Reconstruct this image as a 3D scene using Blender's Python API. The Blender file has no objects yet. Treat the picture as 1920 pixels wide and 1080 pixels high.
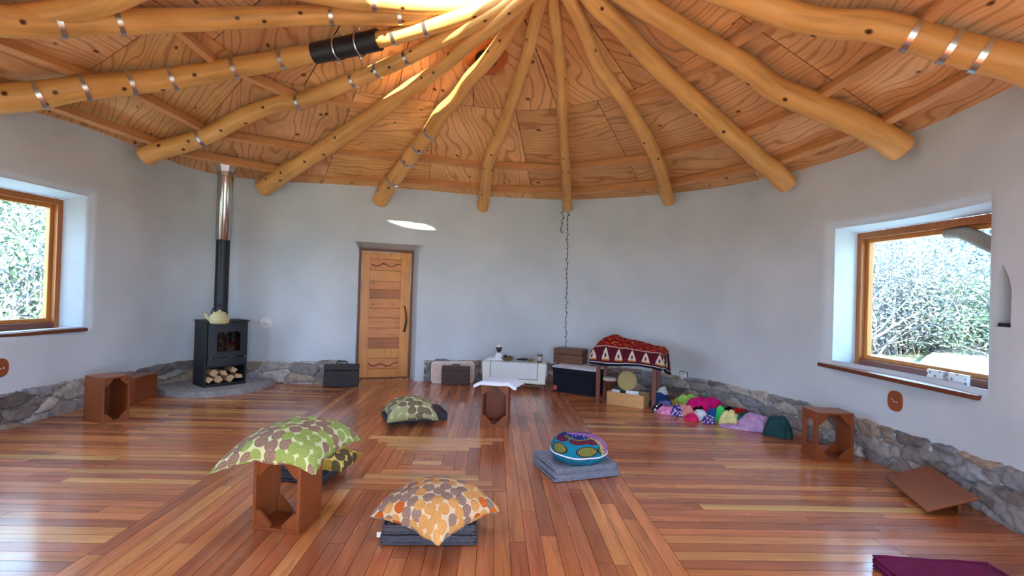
import bpy, bmesh, math, random
from mathutils import Vector, Matrix, noise
from mathutils.bvhtree import BVHTree

R = math.radians
PI = math.pi
scene = bpy.context.scene
COL = scene.collection

# ------------------------------------------------------------------ camera
CAM_H, FPX = 1.43, 940.0
PITCH, ROLL, YAW = R(0.49), R(1.8), R(-2.0)
CAM_POS = Vector((0, 0, CAM_H))
CAM_ROT = Matrix.Rotation(YAW, 3, 'Z') @ Matrix.Rotation(PI / 2 + PITCH, 3, 'X') @ Matrix.Rotation(ROLL, 3, 'Z')
cam_data = bpy.data.cameras.new('camera')
cam_data.sensor_width = 36
cam_data.lens = 36 * FPX / 1920
cam_data.clip_start = 0.02
cam = bpy.data.objects.new('camera', cam_data)
cam.matrix_world = Matrix.Translation(CAM_POS) @ CAM_ROT.to_4x4()
COL.objects.link(cam)
scene.camera = cam

# ------------------------------------------------------------------ exposure, world, sun
scene.view_settings.view_transform = 'Standard'
scene.view_settings.look = 'None'
scene.view_settings.gamma = 1
scene.view_settings.use_curve_mapping = False
scene.view_settings.exposure = 0.88
SKY_STRENGTH = 7.0
SUN_STRENGTH = 22.0
world = bpy.data.worlds.new('world')
scene.world = world
world.use_nodes = True
wnt = world.node_tree
wnt.nodes.clear()
w_out = wnt.nodes.new('ShaderNodeOutputWorld')
w_bg = wnt.nodes.new('ShaderNodeBackground')
w_tc = wnt.nodes.new('ShaderNodeTexCoord')
w_sep = wnt.nodes.new('ShaderNodeSeparateXYZ')
w_ramp = wnt.nodes.new('ShaderNodeValToRGB')
w_ramp.color_ramp.elements[0].position = 0.0
w_ramp.color_ramp.elements[0].color = (0.60, 0.84, 1.16, 1)
w_ramp.color_ramp.elements[1].position = 0.8
w_ramp.color_ramp.elements[1].color = (0.38, 0.66, 1.14, 1)
w_bg.inputs['Strength'].default_value = SKY_STRENGTH
wnt.links.new(w_tc.outputs['Generated'], w_sep.inputs[0])
wnt.links.new(w_sep.outputs['Z'], w_ramp.inputs[0])
wnt.links.new(w_ramp.outputs[0], w_bg.inputs['Color'])
wnt.links.new(w_bg.outputs[0], w_out.inputs['Surface'])
RING_C = Vector((-0.45, 3.75, 4.40))      # centre of the roof's skylight ring
RING_R = 0.88
SUN_TARGET = Vector((-1.16, 7.83, 2.66))  # the patch of sun on the wall above the door
sun_data = bpy.data.lights.new('sun', 'SUN')
sun_data.energy = SUN_STRENGTH
sun_data.color = (1.0, 0.93, 0.80)
sun_data.angle = R(0.6)
sun = bpy.data.objects.new('sun', sun_data)
SUN_DIR = (SUN_TARGET - (RING_C + Vector((0, 0, 0.20)))).normalized()
sun.rotation_euler = SUN_DIR.to_track_quat('-Z', 'Y').to_euler()
COL.objects.link(sun)
scene.cycles.max_bounces = 10
scene.cycles.diffuse_bounces = 6
scene.cycles.sample_clamp_indirect = 8

# ------------------------------------------------------------------ pixel helpers: where a sight line of the photo meets the place
def ray(px, py):
    return (CAM_ROT @ Vector(((px - 960) / FPX, -(py - 540) / FPX, -1))).normalized()
def fl(px, py, z=0.0):
    d = ray(px, py)
    t = (z - CAM_H) / d.z
    return CAM_POS + d * t
def at_depth(px, py, dist):
    """point on the sight line at a horizontal distance"""
    d = ray(px, py)
    return CAM_POS + d * (dist / math.hypot(d.x, d.y))

# ------------------------------------------------------------------ object helpers
def tag(o, label=None, cat=None, group=None, kind=None):
    if label: o['label'] = label
    if cat: o['category'] = cat
    if group: o['group'] = group
    if kind: o['kind'] = kind
    return o
def thing(name, label, cat, loc=(0, 0, 0), rz=0.0, group=None):
    o = bpy.data.objects.new(name, None)
    o.empty_display_size = 0.1
    o.location = loc
    o.rotation_euler = (0, 0, rz)
    COL.objects.link(o)
    return tag(o, label, cat, group)
def copy_tree(o, parent=None):
    c = o.copy()
    COL.objects.link(c)
    c.parent = parent
    for ch in list(o.children):
        copy_tree(ch, c)
    return c

class MB:
    """collects geometry of ONE mesh"""
    def __init__(self):
        self.v, self.f, self.fm, self.fuv, self.fc = [], [], [], {}, {}
    def add(self, verts, faces, mat=0, M=None, uvs=None, col=None):
        b = len(self.v)
        for p in verts:
            p = Vector(p)
            self.v.append(M @ p if M is not None else p)
        for i, f in enumerate(faces):
            k = len(self.f)
            self.f.append([b + j for j in f])
            self.fm.append(mat)
            if uvs is not None: self.fuv[k] = [uvs[j] for j in f]
            if col is not None: self.fc[k] = col
        return self
    def from_bm(self, bm, mat=0, M=None):
        bm.verts.index_update()
        self.add([v.co.copy() for v in bm.verts], [[v.index for v in f.verts] for f in bm.faces], mat, M)
        bm.free()
        return self
    def box(self, c, s, rot=None, bevel=0.0, seg=2, mat=0, taper=None):
        bm = bmesh.new()
        bmesh.ops.create_cube(bm, size=1)
        for v in bm.verts:
            k = 1.0
            if taper and v.co.z > 0: k = taper
            v.co = Vector((v.co.x * s[0] * k, v.co.y * s[1] * k, v.co.z * s[2]))
        if bevel > 0:
            bmesh.ops.bevel(bm, geom=bm.edges[:] + bm.verts[:], offset=bevel, segments=seg, profile=0.6, affect='EDGES')
        M = Matrix.Translation(Vector(c))
        if rot is not None:
            M = M @ (rot.to_4x4() if isinstance(rot, Matrix) else Matrix.Rotation(rot, 4, 'Z'))
        return self.from_bm(bm, mat, M)
    def tube(self, pts, rad, n=12, mat=0, cap=True, wob=0.0, seed=0, flat=1.0):
        pts = [Vector(p) for p in pts]
        if not isinstance(rad, (list, tuple)): rad = [rad] * len(pts)
        vs, fs, uv = [], [], []
        up = Vector((0, 0, 1))
        t0 = (pts[1] - pts[0]).normalized()
        if abs(t0.z) > 0.95: up = Vector((1, 0, 0))
        nrm = (up - t0 * up.dot(t0)).normalized()
        L = 0.0
        for i, p in enumerate(pts):
            a, b = pts[max(i - 1, 0)], pts[min(i + 1, len(pts) - 1)]
            t = (b - a).normalized()
            nrm = (nrm - t * nrm.dot(t)).normalized()
            bi = t.cross(nrm)
            if i: L += (p - pts[i - 1]).length
            for j in range(n):
                th = 2 * PI * j / n
                r = rad[i]
                if wob: r *= 1 + wob * noise.noise(Vector((math.cos(th) * 1.2 + seed * 7.3, math.sin(th) * 1.2, L * 3.0)))
                vs.append(p + nrm * (r * math.cos(th)) + bi * (r * flat * math.sin(th)))
                uv.append((L, j / n))
        m = len(pts)
        for i in range(m - 1):
            for j in range(n):
                a, b = i * n + j, i * n + (j + 1) % n
                fs.append([a, b, b + n, a + n])
        if cap:
            fs.append(list(range(n))[::-1])
            fs.append([(m - 1) * n + j for j in range(n)])
        return self.add(vs, fs, mat, uvs=uv)
    def lathe(self, prof, n=32, M=None, mat=0, cap=True):
        vs, fs = [], []
        for r, z in prof:
            for j in range(n):
                th = 2 * PI * j / n
                vs.append((r * math.cos(th), r * math.sin(th), z))
        m = len(prof)
        for i in range(m - 1):
            for j in range(n):
                a, b = i * n + j, i * n + (j + 1) % n
                fs.append([a, b, b + n, a + n])
        if cap:
            if prof[0][0] > 1e-5: fs.append(list(range(n))[::-1])
            if prof[-1][0] > 1e-5: fs.append([(m - 1) * n + j for j in range(n)])
        return self.add(vs, fs, mat, M)
    def grid(self, fn, nu, nv, mat=0, closed_u=False, uvscale=None, col=None):
        vs, uv, fs = [], [], []
        cu = nu if closed_u else nu + 1
        for j in range(nv + 1):
            for i in range(cu):
                u, v = i / nu, j / nv
                vs.append(fn(u, v))
                uv.append((u * (uvscale[0] if uvscale else 1), v * (uvscale[1] if uvscale else 1)))
        for j in range(nv):
            for i in range(nu):
                a = j * cu + i
                b = j * cu + (i + 1) % cu
                fs.append([a, b, b + cu, a + cu])
        return self.add(vs, fs, mat, uvs=uv, col=col)
    def prism(self, poly, z0, z1, M=None, mat=0):
        n = len(poly)
        vs = [(x, y, z0) for x, y in poly] + [(x, y, z1) for x, y in poly]
        fs = [list(range(n))[::-1], [n + i for i in range(n)]]
        for i in range(n):
            j = (i + 1) % n
            fs.append([i, j, n + j, n + i])
        return self.add(vs, fs, mat, M)
    def build(self, name, mats, parent=None, smooth=False, bevel=0.0, autosmooth=None, fix=True):
        me = bpy.data.meshes.new(name)
        me.from_pydata([tuple(v) for v in self.v], [], self.f)
        if not isinstance(mats, (list, tuple)): mats = [mats]
        for m in mats: me.materials.append(m)
        me.polygons.foreach_set('material_index', self.fm)
        if self.fuv:
            lay = me.uv_layers.new(name='UVMap')
            for k, uvs in self.fuv.items():
                p = me.polygons[k]
                for li, uv in zip(p.loop_indices, uvs): lay.data[li].uv = uv
        if self.fc:
            at = me.color_attributes.new('tone', 'FLOAT_COLOR', 'CORNER')
            for k, c in self.fc.items():
                for li in me.polygons[k].loop_indices: at.data[li].color = (c[0], c[1], c[2], 1)
        if smooth: me.polygons.foreach_set('use_smooth', [True] * len(me.polygons))
        if fix:
            bm = bmesh.new(); bm.from_mesh(me)
            bmesh.ops.recalc_face_normals(bm, faces=bm.faces[:])
            bm.to_mesh(me); bm.free()
        if smooth and autosmooth is not None: me.set_sharp_from_angle(angle=R(autosmooth))
        me.update()
        o = bpy.data.objects.new(name, me)
        COL.objects.link(o)
        if parent is not None: o.parent = parent
        if bevel:
            b = o.modifiers.new('bevel', 'BEVEL'); b.width = bevel; b.segments = 2; b.limit_method = 'ANGLE'
        return o

def catmull(pts, k):
    P = [Vector(p) for p in pts]
    P = [P[0] * 2 - P[1]] + P + [P[-1] * 2 - P[-2]]
    out = []
    for i in range(1, len(P) - 2):
        p0, p1, p2, p3 = P[i - 1:i + 3]
        for j in range(k):
            t = j / k
            out.append(0.5 * ((2 * p1) + (p2 - p0) * t + (2 * p0 - 5 * p1 + 4 * p2 - p3) * t * t + (3 * p1 - p0 - 3 * p2 + p3) * t ** 3))
    out.append(P[-2])
    return out

# ------------------------------------------------------------------ materials
def srgb(r, g, b):
    f = lambda c: (c / 255 / 12.92) if c / 255 <= 0.04045 else ((c / 255 + 0.055) / 1.055) ** 2.4
    return (f(r), f(g), f(b), 1)
class Mat:
    def __init__(self, name, base=(0.5, 0.5, 0.5, 1), rough=0.6, metal=0.0, spec=0.5, **kw):
        self.m = bpy.data.materials.new(name)
        self.m.use_nodes = True
        self.nt = self.m.node_tree
        self.b = self.nt.nodes['Principled BSDF']
        self.set('Base Color', base); self.set('Roughness', rough); self.set('Metallic', metal)
        self.set('Specular IOR Level', spec)
        for k, v in kw.items(): self.set(k.replace('_', ' '), v)
    def set(self, k, v):
        if isinstance(v, bpy.types.NodeSocket): self.nt.links.new(v, self.b.inputs[k])
        else: self.b.inputs[k].default_value = v
    def n(self, typ, out=0, props=None, **ins):
        nd = self.nt.nodes.new('ShaderNode' + typ)
        for k, v in (props or {}).items(): setattr(nd, k, v)
        for k, v in ins.items():
            key = int(k[1:]) if k[0] == '_' and k[1:].isdigit() else k.replace('_', ' ')
            s = nd.inputs[key]
            if isinstance(v, bpy.types.NodeSocket): self.nt.links.new(v, s)
            else: s.default_value = v
        return nd.outputs[out]
    def math(self, op, a, b=0.0, c=0.0):
        return self.n('Math', props={'operation': op}, _0=a, _1=b, _2=c)
    def mix(self, f, a, b, blend='MIX'):
        nd = self.nt.nodes.new('ShaderNodeMix')
        nd.data_type = 'RGBA'; nd.blend_type = blend; nd.clamp_factor = True
        for i, v in ((0, f), (6, a), (7, b)):
            if isinstance(v, bpy.types.NodeSocket): self.nt.links.new(v, nd.inputs[i])
            else: nd.inputs[i].default_value = v
        return nd.outputs[2]
    def coord(self, which='Object', scale=(1, 1, 1), rot=(0, 0, 0), loc=(0, 0, 0)):
        tc = self.nt.nodes.new('ShaderNodeTexCoord')
        return self.n('Mapping', Vector=tc.outputs[which], Scale=scale, Rotation=rot, Location=loc)
    def ramp(self, f, stops, mode='LINEAR'):
        nd = self.nt.nodes.new('ShaderNodeValToRGB')
        nd.color_ramp.interpolation = mode
        e = nd.color_ramp.elements
        while len(e) < len(stops): e.new(0.5)
        for i, (p, c) in enumerate(stops):
            e[i].position = p; e[i].color = c
        self.nt.links.new(f, nd.inputs[0])
        return nd.outputs[0]
    def bump(self, h, strength=0.2, dist=0.01):
        self.set('Normal', self.n('Bump', Strength=strength, Distance=dist, Height=h))
        return self
def lum(c, k): return (c[0] * k, c[1] * k, c[2] * k, 1)

def wood(name, c, axis=0, scale=6.0, contrast=0.45, rough=0.45, knots=False, coord='Object'):
    """plain sawn wood with grain along one object axis"""
    M = Mat(name, rough=rough)
    s = [scale * 5] * 3; s[axis] = scale * 0.35
    co = M.coord(coord, scale=tuple(s))
    g = M.n('TexNoise', Vector=co, Scale=1.0, Detail=5.0, Roughness=0.6, Distortion=0.6)
    g2 = M.n('TexNoise', Vector=M.coord(coord, scale=(2, 2, 2)), Scale=1.5, Detail=2.0)
    col = M.ramp(g, [(0.25, lum(c, 1 - contrast)), (0.5, c), (0.78, lum(c, 1 + contrast * 0.55))])
    col = M.mix(0.35, col, M.ramp(g2, [(0.3, lum(c, 0.7)), (0.7, lum(c, 1.2))]))
    if knots:
        vo = M.n('TexVoronoi', Vector=M.coord(coord, scale=(1.0, 1.0, 1.0)), Scale=knots)
        k = M.ramp(vo, [(0.0, (1, 1, 1, 1)), (0.10, (0.75, 0.75, 0.75, 1)), (0.17, (0, 0, 0, 1))])
        col = M.mix(k, col, lum(c, 0.2))
    M.set('Base Color', col)
    M.bump(g, 0.12, 0.004)
    return M.m

def make_plaster():
    M = Mat('lime_plaster', rough=0.85, spec=0.2)
    n1 = M.n('TexNoise', Vector=M.coord('Object'), Scale=1.3, Detail=4.0)
    n2 = M.n('TexNoise', Vector=M.coord('Object', scale=(1, 1, 2.2)), Scale=22.0, Detail=6.0, Roughness=0.65)
    M.set('Base Color', M.ramp(n1, [(0.3, srgb(193, 203, 209)), (0.7, srgb(209, 218, 224))]))
    return M.bump(n2, 0.35, 0.012).m
def make_floor_mat():
    M = Mat('floor_boards', rough=0.25, spec=0.5)
    at = M.n('Attribute', props={'attribute_name': 'tone'})
    g = M.n('TexNoise', Vector=M.coord('UV', scale=(1.6, 26, 1)), Scale=1.0, Detail=6.0, Roughness=0.62, Distortion=0.8)
    g2 = M.n('TexNoise', Vector=M.coord('UV', scale=(0.8, 8, 1)), Scale=1.0, Detail=3.0)
    k = M.ramp(g, [(0.22, (0.55, 0.5, 0.48, 1)), (0.48, (1, 1, 1, 1)), (0.8, (1.3, 1.28, 1.2, 1))])
    k2 = M.ramp(g2, [(0.3, (0.72, 0.68, 0.66, 1)), (0.7, (1.2, 1.22, 1.25, 1))])
    col = M.mix(1.0, at, k, 'MULTIPLY')
    col = M.mix(0.8, col, k2, 'MULTIPLY')
    M.set('Base Color', col)
    M.set('Roughness', M.ramp(g2, [(0.3, (0.17, 0.17, 0.17, 1)), (0.7, (0.30, 0.30, 0.30, 1))]))
    M.set('Coat Weight', 0.3); M.set('Coat Roughness', 0.12)
    wav = M.n('TexNoise', Vector=M.coord('UV', scale=(1.2, 14, 1)), Scale=1.0, Detail=1.0)
    return M.bump(wav, 0.10, 0.006).m
def make_plywood():
    M = Mat('ceiling_plywood', rough=0.6, spec=0.3)
    at = M.n('Attribute', props={'attribute_name': 'tone'})
    dis = M.n('TexNoise', out=1, Vector=M.coord('UV', scale=(0.55, 1.6, 1)), Scale=1.2, Detail=2.0)
    uv = M.coord('UV', scale=(0.8, 3.6, 1))
    v = M.n('VectorMath', props={'operation': 'MULTIPLY_ADD'}, _0=dis, _1=(0.5, 3.2, 0), _2=uv)
    w = M.n('TexWave', out=1, props={'bands_direction': 'Y'}, Vector=v, Scale=1.0, Distortion=4.0, Detail=2.5, Detail_Scale=0.8)
    k = M.ramp(w, [(0.0, (0.70, 0.60, 0.53, 1)), (0.14, (0.94, 0.92, 0.90, 1)), (0.7, (1.08, 1.06, 1.04, 1)), (1.0, (0.98, 0.95, 0.92, 1))])
    n2 = M.n('TexNoise', Vector=M.coord('UV', scale=(0.8, 0.8, 1)), Scale=2.0, Detail=4.0)
    k2 = M.ramp(n2, [(0.3, (0.76, 0.70, 0.64, 1)), (0.65, (1.08, 1.08, 1.08, 1))])
    col = M.mix(0.75, M.mix(1.0, at, k, 'MULTIPLY'), M.mix(1.0, at, k2, 'MULTIPLY'))
    col = M.mix(1.0, M.mix(1.0, at, k, 'MULTIPLY'), k2, 'MULTIPLY')
    vo = M.n('TexVoronoi', Vector=M.coord('UV', scale=(2.6, 3.6, 1)), Scale=1.4)
    kn = M.ramp(vo, [(0.0, (1, 1, 1, 1)), (0.07, (0.85, 0.85, 0.85, 1)), (0.12, (0, 0, 0, 1))])
    col = M.mix(kn, col, srgb(70, 30, 12))
    M.set('Base Color', col)
    return M.bump(w, 0.06, 0.004).m
def make_log():
    M = Mat('peeled_log', rough=0.42, spec=0.4)
    g = M.n('TexNoise', Vector=M.coord('UV', scale=(1.2, 9, 1)), Scale=1.0, Detail=5.0, Roughness=0.6)
    g2 = M.n('TexNoise', Vector=M.coord('Object', scale=(1, 1, 1)), Scale=1.8, Detail=2.0)
    c = srgb(220, 166, 96)
    col = M.ramp(g, [(0.25, lum(c, 0.62)), (0.5, c), (0.8, lum(c, 1.18))])
    col = M.mix(0.5, col, M.mix(1.0, col, M.ramp(g2, [(0.3, (0.72, 0.62, 0.5, 1)), (0.7, (1.25, 1.22, 1.15, 1))]), 'MULTIPLY'))
    vo = M.nt.nodes.new('ShaderNodeTexVoronoi'); vo.voronoi_dimensions = '2D'; vo.inputs['Scale'].default_value = 1.0
    M.nt.links.new(M.coord('UV', scale=(3.4, 2.6, 1)), vo.inputs['Vector'])
    k = M.ramp(vo.outputs['Distance'], [(0.0, (1, 1, 1, 1)), (0.045, (1, 1, 1, 1)), (0.095, (0, 0, 0, 1))])
    k = M.math('MULTIPLY', k, M.math('GREATER_THAN', M.n('SeparateColor', _0=vo.outputs['Color']), 0.62))
    col = M.mix(k, col, srgb(74, 32, 10))
    M.set('Base Color', col)
    return M.bump(g, 0.15, 0.006).m
def make_stone():
    M = Mat('field_stone', rough=0.8, spec=0.3)
    at = M.n('Attribute', props={'attribute_name': 'tone'})
    n1 = M.n('TexNoise', Vector=M.coord('Object'), Scale=14.0, Detail=7.0, Roughness=0.7)
    col = M.mix(1.0, at, M.ramp(n1, [(0.25, (0.5, 0.5, 0.5, 1)), (0.5, (1, 1, 1, 1)), (0.78, (1.45, 1.42, 1.4, 1))]), 'MULTIPLY')
    M.set('Base Color', col)
    return M.bump(n1, 0.6, 0.02).m
def make_rings(name, base, c1, c2, accent=None, cells=7.0):
    """printed circles in rings on a plain ground"""
    M = Mat(name, rough=0.85, spec=0.15)
    co = M.coord('UV', scale=(cells * 1.02, cells * 1.02, 1))
    vo = M.nt.nodes.new('ShaderNodeTexVoronoi')
    vo.voronoi_dimensions = '2D'; vo.inputs['Scale'].default_value = 1.0; vo.inputs['Randomness'].default_value = 0.36
    M.nt.links.new(co, vo.inputs['Vector'])
    d, rnd = vo.outputs['Distance'], M.n('SeparateColor', _0=vo.outputs['Color'])
    pick = M.math('GREATER_THAN', rnd, 0.52)
    c = M.mix(pick, c1, c2)
    if accent:
        g = M.n('SeparateColor', out=1, _0=vo.outputs['Color'])
        c = M.mix(M.math('GREATER_THAN', g, 0.9), c, accent)
    rings = M.math('GREATER_THAN', M.math('SINE', M.math('MULTIPLY', d, 46.0)), 0.2)
    dark = M.mix(1.0, c, (0.34, 0.27, 0.25, 1), 'MULTIPLY')
    c = M.mix(M.math('MULTIPLY', rings, M.math('ADD', M.math('MULTIPLY', pick, 0.5), 0.5)), c, dark)
    col = M.mix(M.math('LESS_THAN', d, 0.53), base, c)
    M.set('Base Color', col)
    we = M.n('TexNoise', Vector=M.coord('UV', scale=(9, 9, 1)), Scale=1.0, Detail=2.0)
    return M.bump(we, 0.25, 0.02).m
def make_dots(name, base, dot, cells=9.0, rad=0.25, rnd=0.0):
    M = Mat(name, rough=0.85, spec=0.15)
    vo = M.nt.nodes.new('ShaderNodeTexVoronoi')
    vo.voronoi_dimensions = '3D'; vo.inputs['Scale'].default_value = cells; vo.inputs['Randomness'].default_value = rnd
    M.nt.links.new(M.coord('Object'), vo.inputs['Vector'])
    M.set('Base Color', M.mix(M.math('LESS_THAN', vo.outputs['Distance'], rad), base, dot))
    return M.m
def make_cloth(name, c, scale=18.0, bump=0.3, var=0.2):
    M = Mat(name, rough=0.9, spec=0.1)
    n1 = M.n('TexNoise', Vector=M.coord('Object'), Scale=scale, Detail=4.0)
    M.set('Base Color', M.ramp(n1, [(0.3, lum(c, 1 - var)), (0.7, lum(c, 1 + var * 0.6))]))
    return M.bump(n1, bump, 0.01).m
def plain(name, c, rough=0.5, metal=0.0, spec=0.5, nscale=30.0, var=0.12):
    M = Mat(name, rough=rough, metal=metal, spec=spec)
    n1 = M.n('TexNoise', Vector=M.coord('Object'), Scale=nscale, Detail=3.0)
    M.set('Base Color', M.ramp(n1, [(0.3, lum(c, 1 - var)), (0.7, lum(c, 1 + var))]))
    return M.m
def make_glass(name, tint=(0.92, 0.96, 0.95, 1), refl=0.07):
    m = bpy.data.materials.new(name); m.use_nodes = True
    nt = m.node_tree; nt.nodes.clear()
    o = nt.nodes.new('ShaderNodeOutputMaterial'); mx = nt.nodes.new('ShaderNodeMixShader')
    t = nt.nodes.new('ShaderNodeBsdfTransparent'); g = nt.nodes.new('ShaderNodeBsdfGlossy')
    t.inputs[0].default_value = tint; g.inputs['Roughness'].default_value = 0.02
    mx.inputs[0].default_value = refl
    nt.links.new(t.outputs[0], mx.inputs[1]); nt.links.new(g.outputs[0], mx.inputs[2]); nt.links.new(mx.outputs[0], o.inputs[0])
    return m

m_plaster = make_plaster(); m_floor = make_floor_mat(); m_ply = make_plywood(); m_log = make_log(); m_stone = make_stone()
m_batten = wood('sawn_batten', srgb(206, 148, 94), 0, 4, 0.35, 0.6)
m_crate = wood('crate_wood', srgb(134, 68, 32), 2, 5, 0.4, 0.38)
m_crate_in = wood('crate_inner', srgb(120, 70, 38), 2, 4, 0.5, 0.45)
m_frame = wood('window_wood', srgb(166, 100, 48), 2, 6, 0.4, 0.4)
m_sill = wood('sill_wood', srgb(112, 56, 32), 0, 6, 0.4, 0.35)
m_sash = wood('sash_wood', srgb(190, 128, 62), 2, 6, 0.4, 0.4)
m_door = wood('door_pine', srgb(230, 156, 76), 2, 6, 0.3, 0.4)
m_doorp = wood('door_boards', srgb(222, 144, 80), 0, 6, 0.5, 0.45, knots=9.0)
m_carve = plain('dark_groove', srgb(60, 30, 14), 0.8)
m_dframe = wood('door_frame_wood', srgb(120, 66, 34), 2, 6, 0.4, 0.45)
m_pane = make_glass('window_glass')
m_steel = plain('galvanised_steel', srgb(205, 208, 212), 0.3, 1.0)
m_black = plain('black_iron', srgb(28, 30, 34), 0.55, 0.0)
m_iron2 = plain('stove_grey', srgb(40, 43, 50), 0.5, 0.1)
m_flue = plain('flue_black', srgb(34, 36, 40), 0.4, 0.3)
m_chrome = plain('flue_steel', srgb(196, 188, 180), 0.16, 1.0)
m_white = plain('white_plastic', srgb(232, 232, 230), 0.4)
m_charcoal = make_cloth('charcoal_cotton', srgb(78, 75, 80), 40)
m_grey = make_cloth('grey_cotton', srgb(128, 130, 142), 40)
m_linen = make_cloth('white_linen', srgb(228, 234, 226), 30, 0.2, 0.06)
m_whitecloth = make_cloth('white_cotton', srgb(230, 232, 240), 30, 0.2, 0.05)
m_dark = plain('dark_case', srgb(36, 30, 32), 0.55)

# ================================================================== THE ROOM
CEN = Vector((-0.7, 4.2, 0))
# pixel column, pixel row of the wall's foot, of its top and of the stone course's top
WALL_PX = [(0, 808, 195, 742), (113, 776, 222, 716), (250, 744, 274, 695), (333, 721, 313, 678), (413, 716, 330, 673), (500, 717, 338, 680),
           (600, 722, 343, 676), (720, 716, 350, 676), (790, 715, 356, 674), (880, 714, 365, 675), (1063, 715, 375, 682), (1250, 744, 362, 700),
           (1350, 768, 350, 718), (1473, 807, 324, 747), (1560, 836, 298, 768), (1693, 885, 250, 812), (1813, 944, 200, 850), (1920, 1007, 143, 885)]
ctrl = []
for px, b, tp, pl in WALL_PX:
    P = fl(px, b)
    dist = math.hypot(P.x, P.y)
    z = at_depth(px, tp, dist).z
    zp = at_depth(px, pl, dist).z
    ctrl.append((math.atan2(P.y - CEN.y, P.x - CEN.x) % (2 * PI), math.hypot(P.x - CEN.x, P.y - CEN.y), z, zp))
for x, y in [(-4.75, 3.7), (-4.5, 2.6), (-3.7, 1.3), (-2.4, 0.2), (-0.6, -0.4), (0.9, -0.4), (2.2, 0.4), (3.0, 1.7)]:
    ctrl.append((math.atan2(y - CEN.y, x - CEN.x) % (2 * PI), math.hypot(x - CEN.x, y - CEN.y), 2.9, 0.33))
ctrl.sort()
NW = 720
def _interp(th, k):
    th %= 2 * PI
    n = len(ctrl)
    for i in range(n):
        a, b = ctrl[i], ctrl[(i + 1) % n]
        ta, tb = a[0], b[0] + (2 * PI if i == n - 1 else 0)
        t2 = th if th >= ta else th + 2 * PI
        if ta <= t2 <= tb: return a[k] + (b[k] - a[k]) * (t2 - ta) / max(tb - ta, 1e-6)
    return ctrl[0][k]
TAB = []
for k in (1, 2, 3):
    a = [_interp(2 * PI * i / NW, k) for i in range(NW)]
    for _ in range(3):
        a = [sum(a[(i + j) % NW] for j in range(-6, 7)) / 13 for i in range(NW)]
    TAB.append(a)
def tab(th, k):
    f = (th % (2 * PI)) / (2 * PI) * NW
    i = int(f); f -= i
    return TAB[k][i % NW] * (1 - f) + TAB[k][(i + 1) % NW] * f
def r_of(th): return tab(th, 0)
def ztop(th): return tab(th, 1)
def zpl(th): return tab(th, 2)
def wall_xy(th, off=0.0):
    r = r_of(th) + off
    return Vector((CEN.x + r * math.cos(th), CEN.y + r * math.sin(th), 0))
def th_of(P): return math.atan2(P.y - CEN.y, P.x - CEN.x)
def wall_hit(px, py, off=0.0):
    d = ray(px, py)
    lo, hi = 0.02, 14.0
    for _ in range(50):
        m = (lo + hi) / 2
        P = CAM_POS + d * m
        if math.hypot(P.x - CEN.x, P.y - CEN.y) > r_of(th_of(P)) + off: hi = m
        else: lo = m
    return CAM_POS + d * lo
def th_px(px, py=560): return th_of(wall_hit(px, py))
def inward(th):
    return Vector((-math.cos(th), -math.sin(th), 0))
def clamp_in(P, margin):
    th = th_of(P); r = math.hypot(P.x - CEN.x, P.y - CEN.y)
    rm = r_of(th) - margin
    if r > rm: return Vector((CEN.x + rm * math.cos(th), CEN.y + rm * math.sin(th), P.z))
    return P

# ------------------------------------------------------------------ openings in the wall
class Opening: pass
def opening(t0, t1, z0, z1, D, rnd=0.04, kind='window'):
    o = Opening()
    o.t0, o.t1, o.z0, o.z1, o.D, o.rnd, o.kind = min(t0, t1), max(t0, t1), z0, z1, D, rnd, kind
    A, B = wall_xy(o.t0), wall_xy(o.t1)
    o.t = (B - A).normalized()                 # along the wall, with the angle
    n = Vector((o.t.y, -o.t.x, 0))
    mid = (A + B) / 2
    if n.dot(mid - CEN) < 0: n = -n
    o.n = n
    o.w = (B - A).length
    o.mid = mid
    o.O = mid + n * D                          # centre of the frame's plane at z 0
    o.u0, o.u1, o.zf0, o.zf1 = -o.w / 2 + 0.07, o.w / 2 - 0.07, z0 + 0.03, z1 - 0.05
    return o
def on_plane(o, px, py, extra=0.0):
    d = ray(px, py)
    s = ((o.O + o.n * extra) - CAM_POS).dot(o.n) / d.dot(o.n)
    P = CAM_POS + d * s
    return (P - o.O).dot(o.t), P.z
tl = th_px(163)
op_left = opening(tl, tl + 0.36, 0.90, 2.35, 0.22)
u, z = on_plane(op_left, 121, 375); op_left.u0 = u; op_left.zf1 = z
u, z = on_plane(op_left, 110, 614); op_left.zf0 = z
op_right = opening(th_px(1557), th_px(1845), 0.845, 2.18, 0.30)
u, z = on_plane(op_right, 1604, 560); op_right.u1 = u
op_right.zf1 = on_plane(op_right, 1606, 438)[1]
op_right.zf0 = on_plane(op_right, 1603, 683)[1]
op_right.u0 = -op_right.w / 2 + 0.02
op_door = opening(th_px(797), th_px(656), -0.02, 2.12, 0.34, rnd=0.0, kind='door')
op_door.u0 = on_plane(op_door, 774, 590)[0]; op_door.u1 = on_plane(op_door, 669, 590)[0]
op_door.zf0 = -0.02; op_door.zf1 = on_plane(op_door, 725, 467)[1]
tn0, tn1 = th_px(1899), th_px(1862)
nz0, nz1 = wall_hit(1880, 616).z, wall_hit(1880, 490).z
op_niche = opening(tn0, tn1, nz0, nz1, 0.16, rnd=0.0, kind='niche')
op_back = opening(th_of(Vector((-1.1, -0.4, 0))), th_of(Vector((1.75, 0.0, 0))), 0.0, 2.35, 0.25, kind='gap')
op_nl = opening(th_of(Vector((-4.65, 3.15, 0))) % (2 * PI), th_of(Vector((-3.95, 1.6, 0))) % (2 * PI), 0.5, 2.35, 0.25)
OPENINGS = [op_left, op_right, op_door, op_niche, op_back, op_nl]
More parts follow.
